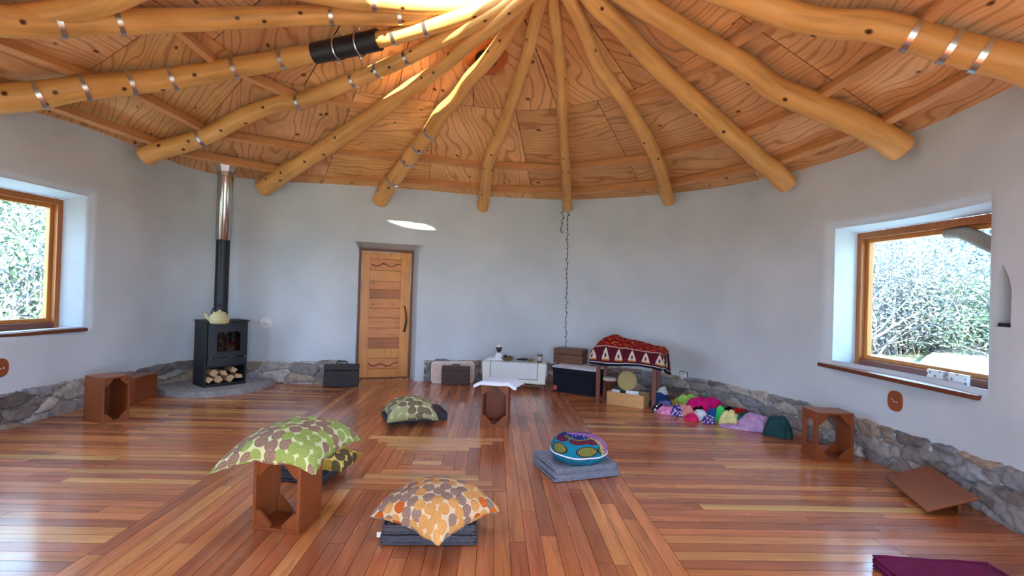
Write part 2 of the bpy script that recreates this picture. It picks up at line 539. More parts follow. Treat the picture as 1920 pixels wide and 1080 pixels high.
def norm_near(th, ref):
    while th - ref > PI: th -= 2 * PI
    while th - ref < -PI: th += 2 * PI
    return th

def build_wall():
    cols = set(round(2 * PI * i / 300, 6) for i in range(300))
    rows = set([-0.02] + [round(0.06 * i, 4) for i in range(1, 42)])
    for o in OPENINGS:
        for e, s in ((o.t0, -1), (o.t1, 1)):
            for dd in (0, 0.02, 0.045, 0.08, 0.12):
                cols.add(round((e + s * dd / 4.0) % (2 * PI), 6))
        for e, s in ((o.z0, -1), (o.z1, 1)):
            for dd in (0, 0.02, 0.045, 0.08, 0.12):
                if -0.02 <= e + s * dd < 2.45: rows.add(round(e + s * dd, 4))
        if o.kind == 'niche':
            for q in range(1, 20): cols.add(round((o.t0 + (o.t1 - o.t0) * q / 20) % (2 * PI), 6))
            for q in range(1, 24): rows.add(round(o.z0 + (o.z1 - o.z0) * q / 24, 4))
        o.ct0, o.ct1 = round(o.t0 % (2 * PI), 6), round(o.t1 % (2 * PI), 6)
        o.cz0, o.cz1 = round(o.z0, 4), round(o.z1, 4)
    hard_c = set(c for o in OPENINGS for c in (o.ct0, o.ct1))
    hard_r = set(c for o in OPENINGS for c in (o.cz0, o.cz1)) | {-0.02}
    def thin(vals, hard, gap):
        out = []
        for v in sorted(vals):
            if out and v - out[-1] < gap:
                if v in hard and out[-1] not in hard: out[-1] = v
                elif v in hard: out.append(v)
                continue
            out.append(v)
        return out
    cols = thin(cols, hard_c, 0.0015); rows = thin(rows, hard_r, 0.008)
    rows = [('z', r) for r in rows] + [('f', 0.2), ('f', 0.45), ('f', 0.7), ('f', 0.9), ('f', 1.0)]
    zmax = rows[-6][1]
    nc = len(cols)
    def near(th, z):
        s = 0.0
        for o in OPENINGS:
            if o.rnd <= 0: continue
            m = (o.t0 + o.t1) / 2
            t = norm_near(th, m)
            du = max(o.t0 - t, t - o.t1, 0) * 4.0
            dz = max(o.z0 - z, z - o.z1, 0)
            s = max(s, o.rnd * math.exp(-((du * du + dz * dz) / 0.0022)))
        return s
    mb = MB()
    idx = {}
    for j, (kd, rv) in enumerate(rows):
        for i, th in enumerate(cols):
            z = rv if kd == 'z' else zmax + (ztop(th) + 0.10 - zmax) * rv
            r = r_of(th) + near(th, z)
            r += 0.010 * noise.noise(Vector((math.cos(th) * 4, math.sin(th) * 4, z * 1.1))) + 0.004 * noise.noise(Vector((math.cos(th) * 15, math.sin(th) * 15, z * 4)))
            idx[(i, j)] = len(mb.v)
            mb.v.append(Vector((CEN.x + r * math.cos(th), CEN.y + r * math.sin(th), z)))
    ci = {c: i for i, c in enumerate(cols)}
    ri = {r[1]: j for j, r in enumerate(rows) if r[0] == 'z'}
    skip = set()
    for o in OPENINGS:
        i0, i1 = ci[o.ct0], ci[o.ct1]
        span = (i1 - i0) % nc
        j0, j1 = ri[o.cz0], ri[o.cz1]
        o.loop = []
        for k in range(span + 1): o.loop.append(((i0 + k) % nc, j0))
        for j in range(j0 + 1, j1 + 1): o.loop.append(((i0 + span) % nc, j))
        for k in range(span - 1, -1, -1): o.loop.append(((i0 + k) % nc, j1))
        for j in range(j1 - 1, j0, -1): o.loop.append((i0 % nc, j))
        for k in range(span):
            for j in range(j0, j1): skip.add(((i0 + k) % nc, j))
    for j in range(len(rows) - 1):
        for i in range(nc):
            if (i, j) in skip: continue
            a, b = idx[(i, j)], idx[((i + 1) % nc, j)]
            c, d = idx[((i + 1) % nc, j + 1)], idx[(i, j + 1)]
            mb.f.append([a, b, c, d]); mb.fm.append(0)
    for o in OPENINGS:
        base = [idx[k] for k in o.loop]
        inner = [mb.v[k].copy() for k in base]
        def uvp(P):
            return (P - o.mid).dot(o.t), P.z
        if o.kind == 'niche':
            uc, zc = 0.0, o.z0 + 0.4 * (o.z1 - o.z0)
            W, H = o.w * 0.94, o.z1 - o.z0 - 0.03
            def arch(u, z):
                # pointed arch outline hit from its middle
                du, dz = u - uc, z - zc
                lo, hi = 0.0, 1.6
                for _ in range(30):
                    m = (lo + hi) / 2
                    x, y = du * m, (zc + dz * m) - (o.z0 + 0.01)
                    h = y / H
                    half = W / 2 * (1 if h < 0.55 else max(0.0, 1 - (min(1.0, (h - 0.55) / 0.45)) ** 1.5))
                    if 0 <= h <= 1 and abs(x) < half: lo = m
                    else: hi = m
                return uc + du * lo, zc + dz * lo
            ringA, ringB = [], []
            for P in inner:
                u, z = uvp(P); au, az = arch(u, z)
                dn = (P - o.mid).dot(o.n)
                Q = o.mid + o.t * au + o.n * dn; Q.z = az
                ringA.append(Q); ringB.append(Q + o.n * o.D)
            rings = [ringA, [q + o.n * 0.02 for q in ringA], ringB]
        else:
            us = [uvp(P)[0] for P in inner]
            ua, ub = min(us), max(us)
            K = 8
            rings = []
            for k in range(1, K + 1):
                s = k / K
                rg = []
                for P in inner:
                    u, z = uvp(P)
                    fu = (u - ua) / (ub - ua); fz = (z - o.z0) / (o.z1 - o.z0)
                    Q = o.O + o.t * (o.u0 + 0.01 + (o.u1 - o.u0 - 0.02) * fu)
                    Q.z = o.zf0 + (o.zf1 - o.zf0) * fz
                    d = Q - P
                    dn = d.dot(o.n)
                    lat = d - o.n * dn; dz = d.z
                    lat.z = 0
                    if o.kind == 'door':
                        q = min(1.0, max(0.0, (o.z1 - P.z) / 0.17)); g = 0.80 * (1 - (1 - q) ** 2.2)
                        if s <= 0.375: f1, f2 = g * s / 0.375, 0.0
                        else:
                            ss = (s - 0.375) / 0.625
                            f1, f2 = g + (1 - g) * math.sin(ss * PI / 2), 1 - math.cos(ss * PI / 2)
                        f3 = s
                    else: f1, f2, f3 = s, s, s
                    X = P + lat * f1 + o.n * (dn * f2)
                    X.z = P.z + dz * (f3 if o.kind != 'door' else f2)
                    rg.append(X)
                rings.append(rg)
        prev = base
        nL = len(base)
        for rg in rings:
            cur = []
            for P in rg:
                cur.append(len(mb.v)); mb.v.append(P)
            for k in range(nL):
                mb.f.append([prev[k], prev[(k + 1) % nL], cur[(k + 1) % nL], cur[k]]); mb.fm.append(0)
            prev = cur
        if o.kind == 'niche':
            mb.f.append(prev[::-1]); mb.fm.append(0)
    w = mb.build('wall_round', m_plaster, smooth=True, autosmooth=50)
    return tag(w, 'round room wall in white lime plaster', 'wall', kind='structure')
wall = build_wall()

# ------------------------------------------------------------------ floor of narrow boards
XL, XR = -2.07, 1.05                       # the middle band
SQ = (-1.075, 0.115, 3.60, 4.91)           # the nested square in the boards
BOARD = [srgb(146, 78, 46), srgb(128, 62, 38), srgb(160, 92, 54), srgb(112, 52, 34), srgb(140, 70, 44), srgb(172, 104, 60), srgb(120, 58, 40), srgb(134, 72, 48)]
TAN = [srgb(186, 122, 76), srgb(176, 108, 66), srgb(196, 132, 84)]
def build_floor():
    rnd = random.Random(5)
    mb = MB()
    poly = [wall_xy(2 * PI * i / 180, 0.07) for i in range(180)]
    def spans(axis, v):
        """extent of the room along the other axis at coordinate v"""
        hits = []
        for i in range(180):
            a, b = poly[i], poly[(i + 1) % 180]
            pa, pb = a[axis], b[axis]
            if (pa - v) * (pb - v) < 0:
                t = (v - pa) / (pb - pa)
                hits.append(a[1 - axis] + t * (b[1 - axis] - a[1 - axis]))
        return (min(hits), max(hits)) if len(hits) >= 2 else None
    def plank(x0, x1, y0, y1, along, cols):
        g = 0.0012
        c = rnd.choice(cols); k = rnd.uniform(1.0, 1.62)
        c = (min(0.75, c[0] * k * 1.36), min(0.6, c[1] * k * 1.52 * rnd.uniform(0.95, 1.06)), c[2] * k * 1.35)
        mean = (0.48, 0.165, 0.060); f = 0.45
        if cols is TAN: mean = (0.55, 0.25, 0.11)
        c = tuple(c[i] * (1 - f) + mean[i] * f for i in range(3))
        o = (rnd.uniform(0, 50), rnd.uniform(0, 50))
        q = [(x0 + g, y0 + g, 0), (x1 - g, y0 + g, 0), (x1 - g, y1 - g, 0), (x0 + g, y1 - g, 0)]
        uv = [((p[1] if along == 'y' else p[0]) + o[0], (p[0] if along == 'y' else p[1]) + o[1]) for p in q]
        mb.add(q, [[0, 1, 2, 3]], 0, uvs=uv, col=c)
    def run(a0, a1, lo, hi, along, cols, Lmin=0.9, Lmax=2.6):
        s = lo - rnd.uniform(0, Lmin)
        while s < hi:
            e = s + rnd.uniform(Lmin, Lmax)
            s2, e2 = max(s, lo), min(e, hi)
            if hi - e2 < 0.25: e2 = hi; e = hi + 1
            if e2 - s2 > 0.02:
                if along == 'y': plank(a0, a1, s2, e2, 'y', cols)
                else: plank(s2, e2, a0, a1, 'x', cols)
            s = e
    W = 0.092
    nb = round((XR - XL) / W); wb = (XR - XL) / nb
    for i in range(nb):
        x0, x1 = XL + i * wb, XL + (i + 1) * wb
        xm = (x0 + x1) / 2
        sp = spans(0, xm)
        lo, hi = sp
        if -2.35 < xm < -1.05: hi += 0.55
        if SQ[0] - wb * 0.5 < xm < SQ[1] + wb * 0.5:
            run(x0, x1, lo, SQ[2], 'y', BOARD); run(x0, x1, SQ[3], hi, 'y', BOARD)
        else: run(x0, x1, lo, hi, 'y', BOARD)
    # boards of the square, ring in ring
    i0 = XL + math.floor((SQ[0] - wb * 0.5 - XL) / wb + 0.999) * wb
    ks = [i for i in range(nb) if SQ[0] - wb * 0.5 < XL + (i + 0.5) * wb < SQ[1] + wb * 0.5]
    a, b = XL + ks[0] * wb, XL + (ks[-1] + 1) * wb
    c, d = SQ[2], SQ[3]
    n = 6
    wx, wy = (b - a) / (2 * n + 0.4), (d - c) / (2 * n + 0.6)
    for k in range(n):
        plank(a, b, d - wy, d, 'x', TAN if k < 4 else BOARD)
        plank(a, b, c, c + wy, 'x', TAN if k in (1, 2, 3, 5) else BOARD)
        plank(a, a + wx, c + wy, d - wy, 'y', BOARD[3:5] + BOARD[6:])
        plank(b - wx, b, c + wy, d - wy, 'y', BOARD[3:5] + BOARD[6:])
        a += wx; b -= wx; c += wy; d -= wy
    plank(a, b, c, d, 'x', BOARD)
    # the boards beside the band run across the room
    SIDE = BOARD + [srgb(184, 114, 62), srgb(170, 98, 52), srgb(190, 124, 70), srgb(150, 84, 46), srgb(104, 46, 28)]
    y = -0.6
    while y < 8.6:
        sp = spans(1, y + W / 2)
        if sp:
            if sp[0] < XL: run(y, y + W, sp[0], XL, 'x', SIDE, 1.2, 3.2)
            if sp[1] > XR: run(y, y + W, XR, sp[1], 'x', SIDE, 1.2, 3.2)
        y += W
    # dark sub-floor in the joints
    sub = [wall_xy(2 * PI * i / 90, 0.07) for i in range(90)]
    mb.add([(p.x, p.y, -0.006) for p in sub], [list(range(90))], 0, uvs=[(0, 0)] * 90, col=(0.02, 0.01, 0.008))
    f = mb.build('floor', m_floor, fix=False)
    return tag(f, 'varnished floor of narrow reddish boards with a nested square in the middle', 'floor', kind='structure')
floor = build_floor()

# ------------------------------------------------------------------ low course of field stones along the wall's foot
def build_plinth():
    mb = MB()
    td0, td1 = op_door.t0, op_door.t1
    def seg(ta, tb):
        n = max(2, int((tb - ta) * 4.0 / 0.016))
        nz = 22
        base = len(mb.v)
        stone_c = {}
        pal = [srgb(128, 122, 118), srgb(112, 106, 104), srgb(142, 136, 130), srgb(98, 90, 86), srgb(130, 116, 102), srgb(118, 118, 122), srgb(150, 144, 138)]
        for i in range(n + 1):
            th = ta + (tb - ta) * i / n
            arc = th * 4.0
            H = zpl(th) + 0.025 * noise.noise(Vector((arc * 3.1, 2.2, 0))) + 0.012 * noise.noise(Vector((arc * 14, 7.2, 0)))
            for j in range(nz + 1):
                z = H * j / nz
                p = Vector((arc / 0.30, z / 0.135 + 0.25 * noise.noise(Vector((arc * 2, 0, 3))), 4.7)) + 0.22 * noise.noise_vector(Vector((arc * 4, z * 6, 0)))
                ds, ps = noise.voronoi(p)
                e = min(1.0, (ds[1] - ds[0]) / 0.16)
                bulge = 0.014 + 0.034 * e * (0.6 + 0.8 * ((hash((round(ps[0].x, 2), round(ps[0].y, 2))) % 100) / 100))
                bulge += 0.012 * noise.noise(Vector((arc * 16, z * 22, 0))) + 0.006 * noise.noise(Vector((arc * 45, z * 60, 0)))
                if j == nz: bulge = 0.004
                q = wall_xy(th, 0.012 - bulge); q.z = z
                if j == nz: q.z = z + 0.01
                mb.v.append(q)
                key = (round(ps[0].x, 2), round(ps[0].y, 2))
                if key not in stone_c:
                    rr = random.Random(str(key)); c = rr.choice(pal); k = rr.uniform(1.15, 1.9)
                    stone_c[key] = (c[0] * k, c[1] * k, c[2] * k)
                c = stone_c[key]
                if e < 0.35: c = (0.26, 0.245, 0.235)
                mb_c.append(c)
        for i in range(n):
            for j in range(nz):
                a = base + i * (nz + 1) + j
                mb.fc[len(mb.f)] = mb_c[a]
                mb.f.append([a, a + 1, a + nz + 2, a + nz + 1]); mb.fm.append(0)
        # closed ends
        for i in (0, n):
            row = [base + i * (nz + 1) + j for j in range(nz + 1)]
            th = ta + (tb - ta) * i / n
            back = []
            for j in (nz, 0):
                q = wall_xy(th, 0.06); q.z = mb.v[row[j]].z
                back.append(len(mb.v)); mb.v.append(q); mb_c.append((0.2, 0.19, 0.18))
            mb.fc[len(mb.f)] = (0.16, 0.15, 0.14)
            mb.f.append(row + back); mb.fm.append(0)
    mb_c = []
    seg(th_px(1920) - 0.5, td0 - 0.005)
    seg(td1 + 0.012, th_px(0) + 0.5)
    o = mb.build('baseboard_stone', m_stone, smooth=True, autosmooth=60)
    return tag(o, 'low course of grey field stones along the foot of the wall', 'stone baseboard', kind='structure')
plinth = build_plinth()

# ------------------------------------------------------------------ conical plywood ceiling
def ceil_pt(th, t, off=0.0):
    W = wall_xy(th); W.z = ztop(th)
    G = RING_C + Vector((RING_R * math.cos(th), RING_R * math.sin(th), 0))
    P = W.lerp(G, t)
    P.z += off + 0.10 * max(0, t) * (1 - max(0, t))
    return P
def ceil_bvh():
    n, m = 360, 44
    vs, fs = [], []
    for i in range(n):
        for j in range(m + 1):
            vs.append(ceil_pt(2 * PI * i / n, -0.35 + 1.35 * j / m))
    for i in range(n):
        for j in range(m):
            a = i * (m + 1) + j; b = ((i + 1) % n) * (m + 1) + j
            fs.append([a, b, b + 1, a + 1])
    ci = len(vs); vs.append(RING_C + Vector((0, 0, 0.12)))
    for i in range(n):
        fs.append([i * (m + 1) + m, ((i + 1) % n) * (m + 1) + m, ci])
    return BVHTree.FromPolygons(vs, fs)
BVH = ceil_bvh()
def ceil_hit(px, py):
    d = ray(px, py)
    loc, nor, fi, dist = BVH.ray_cast(CAM_POS, d)
    if nor.z > 0: nor = -nor
    if fi >= 360 * 44: return loc, nor, math.atan2(loc.y - RING_C.y, loc.x - RING_C.x), 1.0
    i = fi // 44; j = fi % 44
    th = 2 * PI * (i + 0.5) / 360
    # refine the angle and the height fraction
    best, bt = None, None
    t = -0.35 + 1.35 * (j + 0.5) / 44
    for _ in range(6):
        e = 1e-3
        P = ceil_pt(th, t); A = (ceil_pt(th + e, t) - P) / e; B = (ceil_pt(th, t + e) - P) / e
        D = loc - P
        a11, a12, a22 = A.dot(A), A.dot(B), B.dot(B); b1, b2 = A.dot(D), B.dot(D)
        det = a11 * a22 - a12 * a12
        th += (b1 * a22 - b2 * a12) / det; t += (a11 * b2 - a12 * b1) / det
    if nor.z > 0: nor = -nor
    return loc, nor, th, t
def build_ceiling():
    rnd = random.Random(11)
    mb = MB()
    ns = 15
    brk = [-0.2, 0.52, 1.0]
    for s in range(ns):
        for k in range(2):
            ta, tb = 2 * PI * (s + (0.5 if k == 1 else 0)) / ns, 2 * PI * (s + 1 + (0.5 if k == 1 else 0)) / ns
            c = (srgb(228, 178, 124)); kk = rnd.uniform(0.86, 1.10)
            c = (c[0] * kk, c[1] * kk * rnd.uniform(0.95, 1.03), c[2] * kk * rnd.uniform(0.9, 1.05))
            o = (rnd.uniform(0, 40), rnd.uniform(0, 40))
            rot = rnd.random() < 0.45
            na, nt_ = 10, 8
            vs, uv, fs = [], [], []
            g = 0.003
            for a in range(na + 1):
                for b in range(nt_ + 1):
                    t = brk[k] + (brk[k + 1] - brk[k]) * b / nt_
                    R_ = max(0.5, 4.0 * (1 - t))
                    ga = g / R_
                    th = ta + ga + (tb - ta - 2 * ga) * a / na
                    t = min(max(t, brk[k] + 0.0007), brk[k + 1] - 0.0007)
                    P = ceil_pt(th, t)
                    vs.append(P)
                    q = ((th - ta) * R_, t * 3.9)
                    if rot: q = (q[1], q[0])
                    uv.append((q[0] + o[0], q[1] + o[1]))
            for a in range(na):
                for b in range(nt_):
                    i = a * (nt_ + 1) + b
                    fs.append([i, i + 1, i + nt_ + 2, i + nt_ + 1])
            mb.add(vs, fs, 0, uvs=uv, col=c)
    # roof deck right above, dark in the joints
    n = 120
    vs, fs = [], []
    for i in range(n):
        for t in (-0.2, 0.3, 0.65, 1.0):
            vs.append(ceil_pt(2 * PI * i / n, t, 0.02))
    for i in range(n):
        for j in range(3):
            a, b = i * 4 + j, ((i + 1) % n) * 4 + j
            fs.append([a, b, b + 1, a + 1])
    mb.add(vs, fs, 0, uvs=[(0, 0)] * len(vs), col=(0.03, 0.015, 0.01))
    return tag(mb.build('ceiling', m_ply, smooth=False, fix=False), 'conical plywood ceiling rising to a round skylight', 'ceiling', kind='structure')
ceiling = build_ceiling()
# skylight: kerb ring and glass
mb = MB()
KERB = 0.36
mb.grid(lambda u, v: RING_C + Vector(((RING_R + 0.02 * (1 if v < 0.5 else 1)) * math.cos(2 * PI * u), (RING_R + 0.02) * math.sin(2 * PI * u), -0.03 + (KERB + 0.03) * v)), 48, 2, closed_u=True)
mb.grid(lambda u, v: RING_C + Vector(((RING_R + 0.07) * math.cos(2 * PI * u), (RING_R + 0.07) * math.sin(2 * PI * u), -0.03 + (KERB + 0.03) * v)), 48, 2, closed_u=True)
tag(mb.build('trim_1', m_batten, smooth=True), 'wooden kerb round the skylight', 'trim', kind='structure')
mb = MB()
mb.lathe([(RING_R + 0.10, KERB), (RING_R + 0.10, KERB + 0.012), (0.3, KERB + 0.05), (0.0, KERB + 0.06)], 48, Matrix.Translation(RING_C), cap=False)
tag(mb.build('window_3', m_pane, smooth=True), 'glass of the round skylight', 'skylight', kind='structure')

# ------------------------------------------------------------------ windows
def build_window(name, o, label, sill=True):
    root = thing(name, label, 'window')
    tag(root, kind='structure')
    ang = math.atan2(o.t.y, o.t.x)
    root.location = (o.O.x, o.O.y, 0)
    root.rotation_euler = (0, 0, ang)
    # local: x along the wall, y outward or inward
    sy = 1 if Vector((-math.sin(ang), math.cos(ang), 0)).dot(o.n) > 0 else -1
    u0, u1, z0, z1 = o.u0, o.u1, o.zf0, o.zf1
    b, d = 0.065, 0.10
    f = MB()
    f.box(((u0 + b / 2), sy * d / 2, (z0 + z1) / 2), (b, d, z1 - z0), bevel=0.004)
    f.box(((u1 - b / 2), sy * d / 2, (z0 + z1) / 2), (b, d, z1 - z0), bevel=0.004)
    f.box(((u0 + u1) / 2, sy * d / 2, z1 - b / 2), (u1 - u0 - 2 * b, d, b), bevel=0.004)
    f.build('window_frame', m_frame, root)
    f = MB()
    f.box(((u0 + u1) / 2, sy * d / 2, z0 + b / 2), (u1 - u0 - 2 * b, d, b), bevel=0.004)
    f.build('bottom_rail', m_sill, root)
    a = b; s = 0.04
    f = MB()
    y = sy * 0.075
    f.box((u0 + a + s / 2, y, (z0 + z1) / 2), (s, 0.05, z1 - z0 - 2 * a), bevel=0.004)
    f.box((u1 - a - s / 2, y, (z0 + z1) / 2), (s, 0.05, z1 - z0 - 2 * a), bevel=0.004)
    f.box(((u0 + u1) / 2, y, z1 - a - s / 2), (u1 - u0 - 2 * a - 2 * s, 0.05, s), bevel=0.004)
    f.box(((u0 + u1) / 2, y, z0 + a + s / 2), (u1 - u0 - 2 * a - 2 * s, 0.05, s), bevel=0.004)
    sash = f.build('sash', m_sash, root)
    p = MB()
    p.box(((u0 + u1) / 2, y, (z0 + z1) / 2), (u1 - u0 - 2 * a - 2 * s + 0.01, 0.006, z1 - z0 - 2 * a - 2 * s + 0.01))
    p.build('pane', m_pane, root)
    if sill:
        p = MB()
        dep = o.D + 0.03
        p.box(((u0 + u1) / 2 + (0.04 if o is op_right else -0.04), -sy * (dep / 2 - 0.02), z0 - 0.019), (u1 - u0 + 0.10, dep + 0.04, 0.038), bevel=0.008)
        p.build('window_sill', m_sill, root)
    return root
win_l = build_window('window_1', op_left, 'wood framed window in a deep plaster reveal left of the stove')
win_r = build_window('window_2', op_right, 'wood framed window in a deep plaster reveal at the right')
win_b = build_window('window_4', op_nl, 'wood framed window beyond the left edge of the photo', sill=False)
# daylight comes in through these openings: sampling portals only, they give off no light
def portal(o, z0=None, z1=None):
    ld = bpy.data.lights.new('portal', 'AREA')
    ld.shape = 'RECTANGLE'
    z0 = o.z0 if z0 is None else z0; z1 = o.z1 if z1 is None else z1
    ld.size = o.w + 0.1; ld.size_y = z1 - z0 + 0.1
    ld.cycles.is_portal = True
    ob = bpy.data.objects.new('portal', ld)
    P = o.O + o.n * 0.16; P.z = (z0 + z1) / 2
    ob.location = P
    ob.rotation_euler = (-o.n).to_track_quat('-Z', 'Y').to_euler()
    COL.objects.link(ob)
for o in (op_left, op_right, op_back, op_nl): portal(o)
ld = bpy.data.lights.new('portal', 'AREA'); ld.shape = 'DISK'; ld.size = 1.25; ld.cycles.is_portal = True
ob = bpy.data.objects.new('portal', ld); ob.location = RING_C + Vector((0, 0, KERB + 0.1)); COL.objects.link(ob)

# ------------------------------------------------------------------ door
def build_door():
    o = op_door
    root = thing('door_1', 'pine door of stacked boards in a plastered recess', 'door')
    tag(root, kind='structure')
    ang = math.atan2(o.t.y, o.t.x)
    root.location = (o.O.x, o.O.y, 0); root.rotation_euler = (0, 0, ang)
    sy = 1 if Vector((-math.sin(ang), math.cos(ang), 0)).dot(o.n) > 0 else -1
    u0, u1, H = o.u0, o.u1, o.zf1          # u grows with the angle: the photo's right jamb is u0
    b = 0.045
    f = MB()
    f.box((u0 + b / 2 - 0.015, sy * 0.06, H / 2 + 0.02), (b + 0.03, 0.12, H + 0.04), bevel=0.004)
    f.box((u1 - b / 2 + 0.015, sy * 0.06, H / 2 + 0.02), (b + 0.03, 0.12, H + 0.04), bevel=0.004)
    f.box(((u0 + u1) / 2, sy * 0.06, H - b / 2 + 0.02), (u1 - u0 - 2 * b + 0.01, 0.12, b + 0.04), bevel=0.004)
    f.build('door_frame', m_dframe, root)
    a0, a1, top = u0 + b + 0.004, u1 - b - 0.004, H - b - 0.004
    st = 0.135; str_ = 0.15
    yl = sy * 0.075
    lf = MB()
    lf.box((a0 + str_ / 2, yl, top / 2 + 0.005), (str_, 0.045, top), bevel=0.004)
    lf.box((a1 - st / 2, yl, top / 2 + 0.005), (st, 0.045, top - 0.01), bevel=0.004)
    x0, x1 = a0 + str_, a1 - st
    lf.box(((x0 + x1) / 2, yl, top - 0.055), (x1 - x0, 0.045, 0.11), bevel=0.003)
    lf.box(((x0 + x1) / 2, yl, 0.075), (x1 - x0, 0.045, 0.13), bevel=0.003)
    lf.box(((x0 + x1) / 2, yl + sy * 0.028, top / 2), (x1 - x0 + 0.02, 0.012, top - 0.02))
    leaf = lf.build('door_leaf', m_door, root)
    q = MB(); q.box(((u0 + u1) / 2, sy * 0.10, 0.0), (u1 - u0, 0.2, 0.024)); q.build('threshold', m_dframe, root)
    hs = [0.16, 0.15, 0.15, 0.15, 0.15, 0.145, 0.15, 0.125, 0.125, 0.16, 0.17]
    z = 0.14; k = (top - 0.11 - 0.14) / sum(hs)
    cols = [m_doorp, m_door, m_doorp2, m_doorp, m_doorp, m_doorp, m_doorp, m_doorp2, m_doorp, m_door, m_doorp]
    for i, h in enumerate(hs):
        p = MB()
        hh = h * k
        p.box(((x0 + x1) / 2, yl + sy * 0.006, z + hh / 2), (x1 - x0 + 0.01, 0.03, hh - 0.006), bevel=0.006)
        pl = p.build('door_board', cols[i], root)
        if i in (0, len(hs) - 1):
            g = MB()
            pts = []
            for q in range(33):
                s = q / 32
                pts.append((x0 + 0.01 + (x1 - x0 - 0.02) * s, yl - sy * 0.011, z + hh * 0.48 + 0.022 * math.sin(s * 4 * PI + 0.6) - (0.02 if i == 0 else -0.0) * math.sin(s * PI)))
            g.tube(pts, 0.006, 6)
            g.build('carved_wave', m_carve, root)
        z += hh
    h = MB()
    pts = []
    for q in range(15):
        s = q / 14
        pts.append((a0 + 0.085 - 0.035 * math.sin(s * PI * 0.9 + 0.2), yl - sy * (0.02 + 0.035 * math.sin(s * PI)), 0.74 + 0.42 * s))
    h.tube(pts, [0.022 - 0.012 * (q / 14) for q in range(15)], 8, wob=0.3, seed=3)
    h.build('door_handle', wood('dark_branch', srgb(92, 52, 30), 2, 8, 0.5, 0.5), root)
    return root
m_doorp2 = wood('door_boards_dark', srgb(184, 108, 56), 0, 6, 0.45, 0.45)
door = build_door()

# ================================================================== ROOF POLES AND BATTENS
# key, label, pixels along the pole from the wall upward, thickness in pixels at both ends, pixels of the bands
POLES = [
    ('top', 'short stretch of sunlit log roof pole at the top edge left of the skylight', [(380, -62), (520, -30), (640, -4), (740, 6), (850, 12), (930, 4)], 34, 26, [(706, 3)]),
    ('level', 'thick log roof pole running almost level across the upper left, above the spliced pole', [(-90, 22), (0, 38), (110, 43), (222, 41), (400, 36), (600, 29), (750, 31), (840, 27), (920, 10)], 40, 22, [(104, 45), (222, 42), (617, 31), (747, 31)]),
    ('spliced', 'log roof pole with a dark steel splice sleeve and six lower bands', [(-60, 192), (20, 184), (75, 178), (157, 164), (245, 156), (325, 147), (440, 128), (530, 111), (590, 100), (650, 88), (720, 72), (800, 52), (890, 24), (960, -4)], 36, 24, [(75, 180), (157, 165), (245, 155), (325, 148), (440, 128), (528, 113), (738, 66), (797, 56)]),
    ('wavy', 'wavy log roof pole reaching the wall just left of the flue pipe', [(270, 293), (305, 280), (380, 258), (450, 222), (520, 195), (570, 188), (665, 150), (710, 132), (765, 107), (810, 84), (880, 50), (955, 8), (1000, -30)], 28, 22, [(383, 258), (562, 190), (667, 149), (711, 132), (764, 107)]),
    ('flue', 'log roof pole reaching the wall between the flue pipe and the wooden door', [(495, 352), (530, 328), (590, 290), (640, 257), (673, 233), (720, 201), (773, 163), (800, 147), (840, 115), (880, 82), (940, 36), (1000, -14)], 28, 24, []),
    ('door', 'light streaked log roof pole meeting the wall above the wooden door', [(712, 376), (730, 348), (770, 293), (807, 247), (827, 213), (853, 187), (880, 150), (907, 121), (930, 92), (955, 58), (975, 26), (1000, -14)], 28, 24, [(810, 249), (787, 281), (771, 302), (745, 336)]),
    ('altar', 'bent log roof pole meeting the wall above the white-clothed low table', [(904, 390), (908, 368), (914, 318), (925, 279), (943, 241), (957, 200), (972, 160), (985, 113), (996, 70), (1005, 32), (1020, -20)], 22, 22, []),
    ('lights', 'slender log roof pole with the string of fairy lights hanging at its foot', [(1064, 390), (1063, 368), (1061, 313), (1056, 253), (1054, 213), (1054, 167), (1052, 133), (1047, 93), (1042, 50), (1037, 0), (1034, -30)], 17, 22, []),
    ('chest', 'log roof pole bending down to the wall above the red cloth covered table', [(1254, 376), (1247, 353), (1237, 312), (1217, 267), (1193, 227), (1168, 187), (1140, 147), (1117, 113), (1100, 67), (1083, 30), (1064, -10), (1045, -50)], 22, 26, []),
    ('scarf', 'smooth log roof pole reaching the wall above the heap of scarves', [(1476, 345), (1448, 318), (1423, 300), (1398, 276), (1360, 243), (1318, 204), (1282, 172), (1250, 143), (1207, 100), (1160, 47), (1120, 8), (1080, -45)], 30, 32, []),
    ('knotty', 'thick knotty log roof pole ending on the wall above the right window', [(1690, 278), (1652, 254), (1608, 232), (1560, 211), (1500, 187), (1447, 162), (1397, 124), (1353, 99), (1313, 78), (1260, 45), (1200, 8), (1120, -48)], 40, 34, []),
    ('banded', 'thick log roof pole with three bright bands near the right edge', [(1990, 160), (1920, 124), (1840, 104), (1780, 88), (1710, 66), (1640, 50), (1575, 46), (1510, 36), (1440, 14), (1390, -4), (1300, -36), (1200, -84)], 44, 38, [(1710, 66), (1781, 89), (1838, 106)]),
]
m_sleeve = plain('sleeve_steel', srgb(58, 58, 62), 0.45, 0.6)
POLE_TH = {}
DROP = {'top': 0.08, 'level': 0.10, 'spliced': 0.20, 'wavy': 0.26, 'flue': 0.30, 'door': 0.07, 'altar': 0.12}
SHORT = {'top': 'topmost pole', 'level': 'level pole', 'spliced': 'spliced pole', 'wavy': 'wavy pole', 'flue': 'pole right of the flue', 'door': 'pole above the door',
         'altar': 'pole above the low table', 'lights': 'pole of the fairy lights', 'chest': 'pole above the red cloth', 'scarf': 'pole above the scarves', 'knotty': 'knotty pole', 'banded': 'triple-banded pole'}
